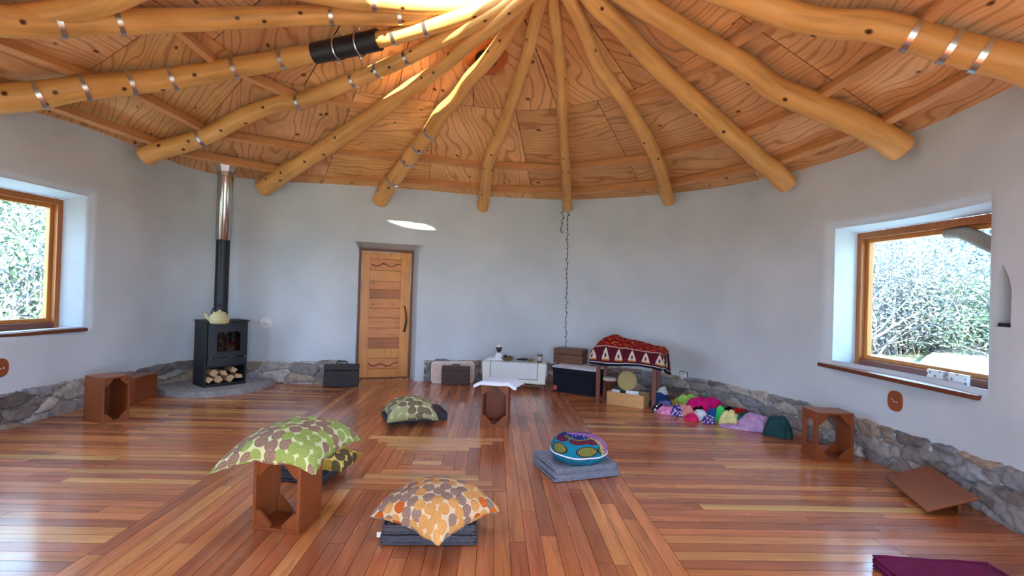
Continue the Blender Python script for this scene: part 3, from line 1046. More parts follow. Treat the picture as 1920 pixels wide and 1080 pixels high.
def build_pole(i, key, label, pts, w0, w1, bands):
    P, rad, ths = [], [], []
    n = len(pts)
    for k, (x, y) in enumerate(pts):
        loc, nor, th, t = ceil_hit(x, y)
        s = k / (n - 1)
        d = ray(x, y)
        dist = (loc - CAM_POS).length
        r = (w0 + (w1 - w0) * s) / 2 * dist / FPX
        q = min(1.0, max(0.0, (t - 0.52) / 0.36)); q = q * q * (3 - 2 * q)
        clear = r + 0.055 + q * DROP.get(key, 0.05)      # the poles lie stacked over one another at the ring
        back = min(clear / max(abs(d.dot(nor)), 0.22), 1.3)
        P.append(loc - d * back)
        rad.append((w0 + (w1 - w0) * s) / 2 * (dist - back) / FPX)
        ths.append((t, th))
    POLE_TH[key] = ths
    if key in ('top', 'level', 'spliced', 'banded') and ths[0][0] > 0.0:
        # on to the wall beyond the edge of the photo
        (ta, ha), (tb, hb) = ths[0], ths[1]
        hb = norm_near(hb, ha)
        sl = max(-0.6, min(0.6, (hb - ha) / (tb - ta))) if abs(tb - ta) > 1e-4 else 0.0
        drop = (ceil_pt(ha, ta) - P[0]).z
        for f in (0.66, 0.33, -0.04):
            t = ta * f if f > 0 else -0.04
            Q0 = ceil_pt(ha + sl * (t - ta), t); Q0.z -= min(drop, 0.30)
            P.insert(0, Q0); rad.insert(0, rad[0])
    # run on to the ring
    dr = (P[-1] - P[-2]).normalized()
    P.append(P[-1] + dr * 0.35); rad.append(rad[-1])
    Q = catmull(P, 8)
    rr = []
    for k in range(len(Q)):
        f = k / 8; a = int(f); b = min(a + 1, len(rad) - 1); f -= a
        rr.append(rad[min(a, len(rad) - 1)] * (1 - f) + rad[b] * f)
    root = thing('roof_pole', label, 'roof pole', tuple(Q[0]), 0, 'radiating log roof poles')
    o0 = Q[0].copy()
    mb = MB()
    mb.tube([q - o0 for q in Q], rr, 16, wob=0.10, seed=i + 1)
    mb.build('log', m_log, root, smooth=True, autosmooth=60)
    def near_idx(px, py):
        best, bi = 1e9, 0
        for k, q in enumerate(Q):
            l = CAM_ROT.transposed() @ (q - CAM_POS)
            X, Y = 960 + FPX * l.x / -l.z, 540 - FPX * l.y / -l.z
            e = (X - px) ** 2 + (Y - py) ** 2
            if e < best: best, bi = e, k
        return min(max(bi, 1), len(Q) - 2)
    for (bx, by) in bands:
        k = near_idx(bx, by)
        t = (Q[k + 1] - Q[k - 1]).normalized()
        b = MB()
        r = rr[k] * 1.045 + 0.003
        b.tube([Q[k] - o0 - t * 0.019, Q[k] - o0 - t * 0.0185, Q[k] - o0 + t * 0.0185, Q[k] - o0 + t * 0.019], [r * 0.99, r, r, r * 0.99], 20)
        c = b.build('metal_band', m_steel, root, smooth=True, autosmooth=40)
    if key == 'spliced':
        ka, kb = near_idx(592, 100), near_idx(708, 76)
        s = MB()
        r = rr[ka] * 1.12
        s.tube([q - o0 for q in Q[ka:kb + 1]], r, 20)
        sl = s.build('splice_sleeve', m_sleeve, root, smooth=True, autosmooth=40)
        for bx, by in ((632, 92), (672, 83)):
            k = near_idx(bx, by)
            t = (Q[min(k + 1, len(Q) - 1)] - Q[k - 1]).normalized()
            v = MB()
            u = Vector((0, 0, 1)); u = (u - t * u.dot(t)).normalized(); w = t.cross(u)
            arc = [Q[k] - o0 + (u * math.cos(a) + w * math.sin(a)) * (r + 0.012) for a in [PI * 2 * j / 24 for j in range(25)]]
            v.tube(arc, 0.009, 8)
            for sg in (-1, 1):
                v.tube([Q[k] - o0 + u * (sg * (r + 0.0)), Q[k] - o0 + u * (sg * (r + 0.055))], 0.008, 8)
                v.tube([Q[k] - o0 + u * (sg * (r + 0.022)), Q[k] - o0 + u * (sg * (r + 0.036))], 0.017, 6)
            v.build('clamp_bolt', m_steel, root, smooth=True, autosmooth=40)
    return root, Q, rr
POLE_GEO = {}
for i, p in enumerate(POLES):
    POLE_GEO[p[0]] = build_pole(i, *p)

def th_at(key, t):
    L = sorted(POLE_TH[key])
    if t <= L[0][0]: return L[0][1]
    for (ta, a), (tb, b) in zip(L, L[1:]):
        if ta <= t <= tb:
            b = norm_near(b, a)
            return a + (b - a) * (t - ta) / max(tb - ta, 1e-6)
    return L[-1][1]
ROWS = [(0.075, 0.085, 'lowest'), (0.235, 0.225, 'second'), (0.50, 0.47, 'third')]
keys = [p[0] for p in POLES]
def batten(ta, tb, t0, t1, label):
    A, B = ceil_pt(ta, t0, -0.05), ceil_pt(tb, t1, -0.05)
    d = (B - A); L = d.length; d.normalize()
    mid = (A + B) / 2
    # keep the chord just below the cone
    cm = ceil_pt((ta + tb) / 2, (t0 + t1) / 2, -0.03)
    up = (ceil_pt((ta + tb) / 2, 0.5 * (t0 + t1) + 0.02) - ceil_pt((ta + tb) / 2, 0.5 * (t0 + t1) - 0.02)).normalized()
    n = d.cross(up).normalized()
    if n.z < 0: n = -n
    v = n.cross(d)
    M = Matrix((d, v, n)).transposed()
    o = MB()
    o.box((0, 0, 0), (L + 0.02, 0.06, 0.10), bevel=0.003)
    ob = o.build('roof_batten', m_batten)
    ob.matrix_world = Matrix.Translation(mid) @ M.to_4x4()
    return tag(ob, label, 'batten', 'battens between the roof poles')
for a, b in zip(keys[1:], keys[2:]):
    for (t0, t1, nm) in ROWS:
        if nm == 'third' and a in ('flue', 'door', 'altar', 'lights'): continue
        ta = th_at(a, t0); tb = norm_near(th_at(b, t1), ta)
        batten(ta, tb, t0, t1, 'sawn batten, %s row, between %s and %s' % (nm, SHORT[a], SHORT[b]))

a0 = th_at('level', 0.47)
batten(a0, a0 + 0.34, 0.47, 0.50, 'sawn batten above the level pole at the top left corner')
a0 = th_at('level', 0.23)
batten(a0, a0 + 0.34, 0.23, 0.235, 'sawn batten above the level pole at the left edge')
a0 = th_at('banded', 0.235)
batten(a0, a0 - 0.34, 0.235, 0.225, 'sawn batten beyond the triple-banded pole at the top right corner')
a0 = th_at('banded', 0.47)
batten(a0, a0 - 0.34, 0.47, 0.50, 'sawn batten beyond the triple-banded pole at the top edge')

# ================================================================== THINGS ON THE FLOOR
def edge_frame(A, B, back=0.0):
    """origin in the middle of the front edge A-B, turned so that local x runs A to B and y points away"""
    d = B - A
    rz = math.atan2(d.y, d.x)
    m = (A + B) / 2
    y = Vector((-math.sin(rz), math.cos(rz), 0))
    return Vector((m.x, m.y, A.z)) + y * back, rz, math.hypot(d.x, d.y)

def crate(label, loc, rz, w, d, h, closed_back=False, closed_front=False, slot=None, group='wooden stool crates', g=0.095):
    root = thing('stool_crate', label, 'wooden crate', loc, rz, group)
    th = 0.02
    def panel(name, c, s):
        p = MB(); p.box(c, s, bevel=0.004); return p.build(name, m_crate, root)
    panel('top_panel', (0, 0, h - th / 2), (w, d, th))
    panel('bottom_panel', (0, 0, th / 2), (w, d, th))
    for sx in (-1, 1):
        x = sx * (w / 2 - th / 2)
        if slot == sx:
            p = MB(); hh = h - 2 * th
            e = 0.055
            p.box((x, -d / 2 + e / 2, h / 2), (th, e, hh), bevel=0.004)
            p.box((x, d / 2 - e / 2, h / 2), (th, e, hh), bevel=0.004)
            p.box((x, 0, th + 0.05), (th, d - 2 * e, 0.10), bevel=0.004)
            p.box((x, 0, h - th - 0.03), (th, d - 2 * e, 0.06), bevel=0.004)
            p.build('side_panel', m_crate, root)
        else: panel('side_panel', (x, 0, h / 2), (th, d, h - 2 * th))
    for sy in (-1, 1):
        if (sy > 0 and closed_back) or (sy < 0 and closed_front):
            panel('back_panel' if sy > 0 else 'front_panel', (0, sy * (d / 2 - 0.009), h / 2), (w - 2 * th, 0.016, h - 2 * th))
            continue
        for sx in (-1, 1):
            for sz in (-1, 1):
                p = MB()
                x0 = sx * (w / 2 - th); z0 = (h - th) if sz > 0 else th
                tri = [(x0, z0), (x0 - sx * g, z0), (x0 - sx * g, z0 - sz * 0.018), (x0 - sx * 0.018, z0 - sz * g), (x0, z0 - sz * g)]
                y0 = sy * (d / 2 - 0.006)
                y1 = y0 - sy * 0.018
                vs = [(a, y0, b) for a, b in tri] + [(a, y1, b) for a, b in tri]
                n = 5
                p.add(vs, [list(range(n)), list(range(n, 2 * n))[::-1]] + [[i, (i + 1) % n, n + (i + 1) % n, n + i] for i in range(n)])
                p.build('corner_gusset', m_crate, root)
    return root

# -- the crate in front that carries the green cushion
A, B, Cc = fl(472, 992), fl(560, 1003), fl(612, 973)
loc, rz, w = edge_frame(A, B, 0.115)
crate('upright wooden stool crate under the big green cushion in the foreground', loc, rz, w, 0.235, 0.43)
GREEN_CRATE = loc
# -- the stool in the middle of the room
A, B = fl(900, 798), fl(951, 801)
loc, rz, w = edge_frame(A, B, 0.14)
crate('upright wooden stool crate with a white cloth laid over its top', loc, rz, w, 0.28, 0.455, closed_back=True)
STOOL = (loc, rz, w)
# -- against the right wall
A, B = fl(1529, 864), fl(1600, 867)
loc, rz, w = edge_frame(A, B, 0.12)
crate('wooden stool crate with a slotted side by the stone course below the right window', loc, rz, w, 0.24, 0.435, slot=-1)
# -- two at the left
A, B, Cc = fl(155, 788), fl(198, 794), fl(243, 785)
d = Cc - B
rz = math.atan2(d.y, d.x)
crate('wooden stool crate at left turned so its eight-sided opening faces the room', (A + Cc) / 2, rz, max(0.25, d.length), max(0.28, (B - A).length), 0.455, closed_back=True, g=0.07)
A, B = fl(252, 757), fl(294, 743)
loc, rz, w = edge_frame(A, B, 0.10)
crate('closed wooden crate lying on its side between the left crate and the stove', loc, rz, w, 0.20, 0.30, closed_front=True, closed_back=True)

# ------------------------------------------------------------------ cushions
m_orange = make_rings('orange_circles', srgb(208, 184, 148), srgb(214, 158, 92), srgb(168, 140, 122), srgb(214, 108, 40), 8.2)
m_green = make_rings('green_circles', srgb(198, 200, 152), srgb(152, 172, 92), srgb(164, 138, 116), None, 7.7)
m_sage = make_rings('sage_circles', srgb(196, 192, 148), srgb(172, 172, 122), srgb(138, 124, 96), None, 6.5)
m_mustard = make_rings('mustard_circles', srgb(206, 180, 96), srgb(176, 140, 50), srgb(110, 92, 60), None, 7.0)
def pillow(label, mat, loc, rz, s, T, droop, seed, sx=1.0):
    mb = MB()
    N = 36
    def surf(sign):
        def f(u, v):
            a, b = 2 * u - 1, 2 * v - 1
            x = a * s * sx * (1 - 0.10 * (1 - b * b) * abs(a) ** 3)
            y = b * s * (1 - 0.10 * (1 - a * a) * abs(b) ** 3)
            e = max(0.0, (1 - a * a) * (1 - b * b))
            th = T * e ** 0.36
            wr = 0.012 * noise.noise(Vector((a * 2.2 + seed, b * 2.2, sign))) + 0.006 * noise.noise(Vector((a * 6 + seed, b * 6, sign * 2)))
            edge = 0.010 * noise.noise(Vector((a * 3.0 + seed, b * 3.0, 5.0)))
            z = (th * 0.72 if sign > 0 else -th * 0.28) + wr * min(1, e * 3) + edge + droop(x, y)
            return Vector((x, y, z))
        return f
    for sg in (1, -1):
        b0 = len(mb.v)
        mb.grid(surf(sg), N, N)
        V = [[mb.v[b0 + j * (N + 1) + i] for i in range(N + 1)] for j in range(N + 1)]
        m_ = N // 2
        U_ = [[0.0] * (N + 1) for _ in range(N + 1)]; W_ = [[0.0] * (N + 1) for _ in range(N + 1)]
        for j in range(N + 1):
            for i in range(m_ + 1, N + 1):
                U_[j][i] = U_[j][i - 1] + (V[j][i] - V[j][i - 1]).length; U_[j][N - i] = U_[j][N - i + 1] - (V[j][N - i] - V[j][N - i + 1]).length
                W_[i][j] = W_[i - 1][j] + (V[i][j] - V[i - 1][j]).length; W_[N - i][j] = W_[N - i + 1][j] - (V[N - i][j] - V[N - i + 1][j]).length
        f0 = len(mb.f) - N * N
        for q in range(N * N):
            j, i = divmod(q, N)
            mb.fuv[f0 + q] = [(0.5 + U_[y][x] / 0.56, 0.5 + W_[y][x] / 0.56) for y, x in ((j, i), (j, i + 1), (j + 1, i + 1), (j + 1, i))]
    o = mb.build('cushion', mat, smooth=True)
    bm = bmesh.new(); bm.from_mesh(o.data)
    bmesh.ops.remove_doubles(bm, verts=bm.verts[:], dist=0.0008)
    bmesh.ops.recalc_face_normals(bm, faces=bm.faces[:])
    bm.to_mesh(o.data); bm.free()
    o.location = loc; o.rotation_euler = (0, 0, rz)
    return tag(o, label, 'cushion', 'patterned square cushions')

L_, R_ = fl(690, 962, 0.135), fl(941, 947, 0.15)
c = (L_ + R_) / 2; dv = R_ - L_
diag = math.hypot(dv.x, dv.y)
ORANGE_C = Vector((c.x, c.y, 0))
pillow('orange and cream circle-print cushion lying on a charcoal mat at the front', m_orange, (c.x, c.y, 0.165), math.atan2(dv.y, dv.x) - PI / 4, diag / 2 / math.sqrt(2), 0.19,
       lambda x, y: -0.05 * ((x * x + y * y) / 0.15), 1.0)
GA, GB = fl(472, 992), fl(560, 1003)
grz = math.atan2(GB.y - GA.y, GB.x - GA.x) + R(3)
P = fl(508, 880, 0.40)
gy = Vector((-math.sin(grz), math.cos(grz), 0))
def droop_green(x, y):
    q = max(0.0, -x - 0.06)
    return -0.50 * q ** 1.3 - 1.3 * max(0.0, x - 0.12) ** 2 - 0.7 * max(0.0, -y - 0.1) ** 2 - 0.4 * max(0.0, y - 0.1) ** 2
gc = P + gy * 0.275 - Vector((math.cos(grz), math.sin(grz), 0)) * 0.035
pillow('large green circle-print cushion drooping over the top of a wooden crate', m_green, (gc.x, gc.y, 0.475), grz, 0.315, 0.17, droop_green, 2.0)
L_, R_ = fl(708, 769, 0.10), fl(831, 776, 0.12)
c = (L_ + R_) / 2; dv = R_ - L_
FAR_C = Vector((c.x, c.y, 0))
pillow('pale sage circle-print cushion on a dark mat in the middle of the floor', m_sage, (c.x, c.y, 0.13), math.atan2(dv.y, dv.x) - PI / 4 - R(14), dv.length / 2 / math.sqrt(2), 0.20,
       lambda x, y: -0.055 * ((x * x + y * y) / 0.13), 3.0)

def mat_pad(label, mat, loc, rz, sx, sy, layers, group='folded floor mats', tagpos=None, top_dip=0.0):
    root = thing('floor_mat', label, 'floor mat', loc, rz, group)
    z = 0.004
    for k, (th, ox, oy, sc) in enumerate(layers):
        p = MB()
        bm = bmesh.new()
        bmesh.ops.create_grid(bm, x_segments=16, y_segments=16, size=0.5)
        X, Y = sx * sc, sy * sc
        top = [v.co.copy() for v in bm.verts]
        bm.free()
        def shell(u, v, ox=ox, oy=oy, th=th, z=z, X=X, Y=Y):
            # closed cross-section ring running over the top and under the pad
            a = 2 * u - 1
            ang = 2 * PI * v
            b = math.copysign(abs(math.cos(ang)) ** 0.28, math.cos(ang))
            c = math.copysign(abs(math.sin(ang)) ** 0.45, math.sin(ang))
            x, y = a * X / 2, b * Y / 2
            e = min(1.0, (1 - abs(a)) / 0.06)
            hz = th / 2 * (e ** 0.35 if e < 1 else 1) * c
            puff = 0.006 * noise.noise(Vector((x * 9, y * 9, k + c))) + 0.006 * math.cos(x * 22) * math.cos(y * 22) * (c > 0)
            return Vector((x + ox + 0.01 * noise.noise(Vector((y * 4, k, 1))), y + oy + 0.01 * noise.noise(Vector((x * 4, k, 2))), z + th / 2 + hz + puff))
        p.grid(lambda u, v: shell(u, v), 26, 40)
        p.build('pad', mat, root, smooth=True)
        for zz in (z + th * 0.86, z + th * 0.14):
            q = MB(); pts = []
            for i in range(41):
                f = i / 40 * 4; s = int(f) % 4; t = f - int(f)
                cr = [(-1, -1), (1, -1), (1, 1), (-1, 1)]
                a, b = cr[s], cr[(s + 1) % 4]
                pts.append((ox + (a[0] + (b[0] - a[0]) * t) * X * 0.492, oy + (a[1] + (b[1] - a[1]) * t) * Y * 0.492, zz + 0.005 * noise.noise(Vector((i * 0.7, k, zz * 9)))))
            q.tube(pts, 0.008, 6)
            q.build('piping', mat, root, smooth=True)
        z += th * 0.93
    if tagpos:
        q = MB(); q.box(tagpos, (0.035, 0.004, 0.028), bevel=0.001); t = q.build('care_tag', m_white, root)
    return root
A, B = fl(712, 1026), fl(893, 1026)
loc, rz, w = edge_frame(A, B, 0.26)
mat_pad('charcoal floor mat under the orange cushion at the front', m_charcoal, loc, rz, w, 0.50, [(0.055, 0, 0, 1.0), (0.055, 0.0, 0.01, 0.98)], tagpos=(-w / 2 - 0.012, -0.2, 0.04))
A, B = fl(727, 797), fl(840, 789)
loc, rz, w = edge_frame(A, B, 0.25)
mat_pad('dark folded mat with a white tag under the pale sage cushion', m_charcoal, loc, rz, w, 0.45, [(0.04, 0, 0, 1.0), (0.04, 0.01, 0.0, 0.98)], tagpos=(-w / 2 + 0.19, -0.235, 0.05))
A, B, Lf = fl(1040, 906), fl(1161, 893), fl(1003, 868)
loc, rz, w = edge_frame(A, B, 0.22)
mat_pad('light grey folded mat under the round patchwork cushion', m_grey, loc, rz, w, 0.44, [(0.055, 0, 0, 1.0), (0.05, -0.005, 0.005, 0.97)])
GREY = (loc, rz)
A, B = fl(600, 912), fl(653, 872)
loc, rz, w = edge_frame(A, B, 0.20)
mat_pad('grey folded mat half hidden behind the crate with the green cushion', m_charcoal, loc, rz, 0.40, 0.40, [(0.06, 0, 0, 1.0), (0.055, 0, 0.01, 0.98)])
MU = fl(622, 866, 0.15)
pillow('mustard circle-print cushion lying behind the green cushion on a grey mat', m_mustard, (MU.x, MU.y, 0.165), rz, 0.17, 0.13, lambda x, y: -0.03 * ((x * x + y * y) / 0.13), 4.0)

# ------------------------------------------------------------------ round patchwork cushion
def patchwork():
    P = fl(1084, 873, 0.10)
    root = thing('round_cushion', 'round patchwork cushion of turquoise, navy and lavender prints on a grey mat', 'cushion', (P.x + 0.02, P.y + 0.10, 0.106), R(-2))
    # turquoise print with maroon discs and yellow-green dials
    T = Mat('turquoise_print', rough=0.85, spec=0.15)
    co = T.coord('UV', scale=(1, 1, 1))
    sep = T.nt.nodes.new('ShaderNodeSeparateXYZ'); T.nt.links.new(co, sep.inputs[0])
    U, V = sep.outputs['X'], sep.outputs['Y']
    def disc(cx, cy, rx, ry):
        a = T.math('DIVIDE', T.math('SUBTRACT', U, cx), rx); b = T.math('DIVIDE', T.math('SUBTRACT', V, cy), ry)
        return T.math('SQRT', T.math('ADD', T.math('MULTIPLY', a, a), T.math('MULTIPLY', b, b)))
    col = srgb(20, 116, 142)
    for cx, cy in ((0.16, 0.80), (0.62, 0.86), (1.0, 0.78)):
        col = T.mix(T.math('LESS_THAN', disc(cx, cy, 0.22, 0.20), 1.0), col, srgb(96, 34, 54))
    for cx, cy in ((0.30, 0.30), (0.76, 0.30), (1.1, 0.3)):
        dd = disc(cx, cy, 0.17, 0.26)
        rng = T.math('GREATER_THAN', T.math('SINE', T.math('MULTIPLY', dd, 34.0)), 0.0)
        c = T.mix(rng, srgb(150, 146, 66), srgb(60, 66, 44))
        c = T.mix(T.math('GREATER_THAN', dd, 0.86), c, srgb(40, 34, 40))
        col = T.mix(T.math('LESS_THAN', dd, 1.0), col, c)
    col = T.mix(T.math('GREATER_THAN', V, 0.94), col, srgb(120, 130, 60))
    T.set('Base Color', col)
    m_teal = make_dots('teal_scales', srgb(24, 98, 126), srgb(54, 130, 152), 60.0, 0.35)
    m_lav = make_dots('lavender_dots', srgb(150, 100, 150), srgb(220, 190, 216), 44.0, 0.24)
    m_navy = make_dots('navy_dots', srgb(28, 44, 116), srgb(200, 206, 224), 34.0, 0.25)
    m_patch = make_dots('yellow_patch', srgb(188, 160, 90), srgb(110, 100, 120), 30.0, 0.3)
    rx, hz = 0.222, 0.20
    def prof(ph):
        c, s = math.cos(ph), math.sin(ph)
        return rx * (abs(c) ** 0.5) * (1 if c >= 0 else -1), hz / 2 + hz / 2 * (abs(s) ** 0.9) * (1 if s >= 0 else -1)
    def sector(a0, a1, p0, p1, mat, name, n=18, m=14):
        b = MB()
        def f(u, v):
            th = a0 + (a1 - a0) * u; ph = p0 + (p1 - p0) * v
            r, z = prof(ph)
            k = 1 + 0.05 * noise.noise(Vector((math.cos(th) * 2, math.sin(th) * 2, ph)))
            return Vector((r * k * math.cos(th), r * k * math.sin(th), z * (1 + 0.06 * noise.noise(Vector((th, 3, 1))))))
        b.grid(f, n, m)
        return b.build(name, mat, root, smooth=True)
    F0, F1 = R(175), R(312)
    sector(F0, F1, R(-6), R(78), T.m, 'turquoise_panel', 24)
    sector(F1, R(325), R(-6), R(78), m_patch, 'yellow_panel', 6)
    sector(R(325), R(400), R(-6), R(78), m_lav, 'lavender_panel')
    sector(R(40), F0, R(-6), R(78), m_navy, 'navy_panel', 24)
    sector(F0, R(535), R(-90), R(-6), m_teal, 'teal_base', 48, 10)
    sector(R(160), R(325), R(78), R(90), m_navy, 'top_panel', 24, 8)
    sector(R(-35), R(160), R(78), R(90), m_lav, 'top_panel', 24, 8)
    for ph in (R(-6),):
        b = MB(); pts = []
        for i in range(61):
            th = 2 * PI * i / 60
            r, z = prof(ph); k = 1 + 0.05 * noise.noise(Vector((math.cos(th) * 2, math.sin(th) * 2, ph)))
            pts.append((r * k * math.cos(th) * 1.008, r * k * math.sin(th) * 1.008, z * (1 + 0.06 * noise.noise(Vector((th, 3, 1))))))
        b.tube(pts, 0.0055, 6); b.build('piping', m_whitecloth, root, smooth=True)
patchwork()

# ------------------------------------------------------------------ hearth, stove, flue, firewood
HZ = 0.07
def build_hearth():
    front = [fl(x, y) for x, y in [(292, 738), (318, 744), (350, 747), (395, 745), (440, 740), (478, 734), (500, 727), (516, 720)]]
    front = catmull(front, 4)
    t0, t1 = th_of(front[-1]), th_of(front[0])
    back = [wall_xy(t0 + (t1 - t0) * i / 14, -0.002) for i in range(15)]
    poly = [(p.x, p.y) for p in front] + [(p.x, p.y) for p in back]
    bm = bmesh.new()
    vs = [bm.verts.new((x, y, 0.0)) for x, y in poly]
    f = bm.faces.new(vs)
    if f.normal.z < 0: bmesh.ops.reverse_faces(bm, faces=[f])
    r = bmesh.ops.extrude_face_region(bm, geom=[f])
    for v in [g for g in r['geom'] if isinstance(g, bmesh.types.BMVert)]: v.co.z = HZ
    bmesh.ops.bevel(bm, geom=[e for e in bm.edges if abs(e.verts[0].co.z - HZ) < 1e-5 and abs(e.verts[1].co.z - HZ) < 1e-5], offset=0.018, segments=2, affect='EDGES')
    bm.verts.index_update()
    mb = MB()
    mb.add([v.co.copy() for v in bm.verts], [[v.index for v in f.verts] for f in bm.faces], 0, col=srgb(158, 156, 156))
    bm.free()
    o = mb.build('hearth_slab', m_stone)
    return tag(o, 'curved grey stone hearth slab under the black wood stove', 'hearth')
build_hearth()
m_stoveglass = make_glass('stove_glass', (0.34, 0.34, 0.36, 1), 0.12)
m_firewood = wood('firewood', srgb(206, 168, 122), 1, 7, 0.35, 0.75)
SW, SD, SH = 0.53, 0.36, 0.865
SRZ = R(50)
F = fl(424, 723, HZ)
ST = Vector((F.x - math.sin(SRZ) * (SD / 2 + 0.02), F.y + math.cos(SRZ) * (SD / 2 + 0.02), HZ))
def st_world(x, y, z): return ST + Vector((x * math.cos(SRZ) - y * math.sin(SRZ), x * math.sin(SRZ) + y * math.cos(SRZ), z))
def build_stove():
    root = thing('wood_stove', 'black wood burning stove with a glass door standing on the hearth', 'stove', ST, SRZ)
    bow = lambda x: -SD / 2 - 0.035 * (1 - (2 * x / SW) ** 2)
    def bowed(x0, x1, z0, z1, th, out=0.0):
        b = MB(); n = 10
        vs, fs = [], []
        for i in range(n + 1):
            x = x0 + (x1 - x0) * i / n
            for (yy, zz) in ((bow(x) - out, z0), (bow(x) - out, z1), (bow(x) - out + th, z1), (bow(x) - out + th, z0)):
                vs.append((x, yy, zz))
        for i in range(n):
            for k in range(4):
                a = i * 4 + k; c = i * 4 + (k + 1) % 4
                fs.append([a, c, c + 4, a + 4])
        fs.append([0, 1, 2, 3]); fs.append([n * 4 + k for k in (3, 2, 1, 0)])
        return b.add(vs, fs)
    def plate(z0, z1, grow=0.0, name='plate', mat=m_black):
        n = 14; poly = []
        for i in range(n + 1):
            x = -SW / 2 - grow + (SW + 2 * grow) * i / n
            poly.append((x, bow(max(-SW / 2, min(SW / 2, x))) - grow))
        poly += [(SW / 2 + grow, SD / 2), (-SW / 2 - grow, SD / 2)]
        b = MB(); b.prism(poly, z0, z1); return b.build(name, mat, root, bevel=0.003)
    plate(SH - 0.02, SH, 0.012, 'top_plate')
    plate(0.015, 0.035, -0.004, 'base_plate')
    plate(0.255, 0.27, -0.004, 'shelf')
    for sx in (-1, 1):
        b = MB(); b.box((sx * (SW / 2 - 0.012), 0.0, (SH - 0.02) / 2), (0.024, SD, SH - 0.02), bevel=0.004)
        b.build('side_panel', m_black, root)
    b = MB(); b.box((0, SD / 2 - 0.01, (SH - 0.02) / 2 + 0.01), (SW - 0.05, 0.02, SH - 0.06)); b.build('back_panel', m_black, root)
    # front: door frame round the glass, ash drawer
    x0, x1 = -SW / 2 + 0.03, SW / 2 - 0.03
    z0, z1 = 0.385, 0.80
    gx0, gx1, gz0, gz1 = -0.135, 0.165, 0.455, 0.72
    d = bowed(x0, gx0, z0, z1, 0.025, 0.006)
    for a in ((gx1, x1, z0, z1), (gx0, gx1, gz1, z1), (gx0, gx1, z0, gz0)):
        q = bowed(*a, 0.025, 0.006); d.add(q.v, q.f)
    dr = d.build('stove_door', m_iron2, root, bevel=0.002)
    bowed(gx0 - 0.005, gx1 + 0.005, gz0 - 0.005, gz1 + 0.005, 0.004, -0.010).build('door_glass', m_stoveglass, root)
    bowed(x0, x1, 0.80, SH - 0.02, 0.025, 0.0).build('top_rail', m_iron2, root)
    bowed(x0, x1, 0.275, 0.375, 0.025, 0.006).build('ash_drawer', m_iron2, root, bevel=0.002)
    b = MB()
    for sx in (-1, 1): b.tube([(sx * (SW / 2 - 0.045), bow(0.2) - 0.0, 0.38), (sx * (SW / 2 - 0.045), bow(0.2) - 0.045, 0.38)], 0.008, 8)
    b.build('latch', m_steel, root)
    return root
build_stove()
def firewood(x, y, z, r, seed, label, length=0.24, group='firewood under the stove'):
    rr = random.Random(seed)
    n = rr.choice((4, 5, 5, 6))
    a0 = rr.uniform(0, 6)
    poly = []
    for k in range(n):
        a = a0 + 2 * PI * k / n + rr.uniform(-0.35, 0.35)
        q = r * rr.uniform(0.8, 1.15)
        poly.append((q * math.cos(a), q * math.sin(a) * 0.85))
    b = MB(); vs = []
    for s in range(5):
        yy = -length / 2 + length * s / 4
        for (px, pz) in poly: vs.append((px * (1 + 0.05 * rr.uniform(-1, 1)), yy + (0.008 * rr.uniform(-1, 1)), pz * (1 + 0.05 * rr.uniform(-1, 1))))
    fs = [list(range(n))[::-1], [4 * n + i for i in range(n)]]
    for s in range(4):
        for i in range(n):
            j = (i + 1) % n
            fs.append([s * n + i, s * n + j, (s + 1) * n + j, (s + 1) * n + i])
    b.add(vs, fs)
    o = b.build('firewood_log', m_firewood, bevel=0.004)
    o.location = st_world(x, y, z); o.rotation_euler = (0, 0, SRZ + rr.uniform(-0.1, 0.1))
    return tag(o, label, 'firewood', group)
for k, (x, z, r, lb) in enumerate([(-0.155, 0.178, 0.058, 'split log at the upper left of the firewood pile under the stove'), (-0.015, 0.165, 0.050, 'split log in the upper middle of the firewood pile under the stove'),
                                   (0.125, 0.190, 0.060, 'split log at the upper right of the firewood pile under the stove'), (-0.19, 0.09, 0.052, 'split log at the lower left corner of the firewood pile under the stove'),
                                   (-0.075, 0.088, 0.062, 'fat split log at the bottom middle of the firewood pile under the stove'), (0.068, 0.078, 0.058, 'half-round split log right of the bottom middle in the firewood pile'),
                                   (0.185, 0.105, 0.052, 'split log at the lower right end of the firewood pile under the stove')]):
    firewood(x, -0.05 + 0.012 * (k % 3), z, r, 40 + k, lb)
firewood(-0.07, -0.02, 0.34, 0.06, 60, 'log lying behind the stove glass on the left', 0.2, 'logs behind the stove glass')
firewood(0.08, -0.02, 0.34, 0.06, 61, 'log lying behind the stove glass on the right', 0.2, 'logs behind the stove glass')
def build_flue():
    base = st_world(0.0, 0.05, SH)
    root = thing('flue_pipe', 'straight stove flue, black below and bright steel above, up to the ceiling', 'flue pipe', base)
    th = th_of(base); 
    zt = 3.4
    for t in [i / 100 for i in range(-20, 60)]:
        P = ceil_pt(th, t)
        if math.hypot(P.x - CEN.x, P.y - CEN.y) < math.hypot(base.x - CEN.x, base.y - CEN.y): zt = P.z; break
    Hh = zt - base.z - 0.02
    zb = at_depth(413, 446, math.hypot(base.x, base.y)).z - base.z
    b = MB(); b.lathe([(0.085, 0.0), (0.085, zb), (0.08, zb)], 32); b.build('black_section', m_flue, root, smooth=True, autosmooth=40)
    b = MB(); b.lathe([(0.090, zb - 0.03), (0.098, zb - 0.02), (0.098, Hh - 0.02)], 32); b.build('steel_section', m_chrome, root, smooth=True, autosmooth=40)
    b = MB(); b.lathe([(0.102, Hh - 0.27), (0.112, Hh - 0.265), (0.112, Hh - 0.21), (0.155, Hh - 0.09), (0.155, Hh - 0.08), (0.10, Hh - 0.08)], 8); b.build('ceiling_collar', m_steel, root)
build_flue()
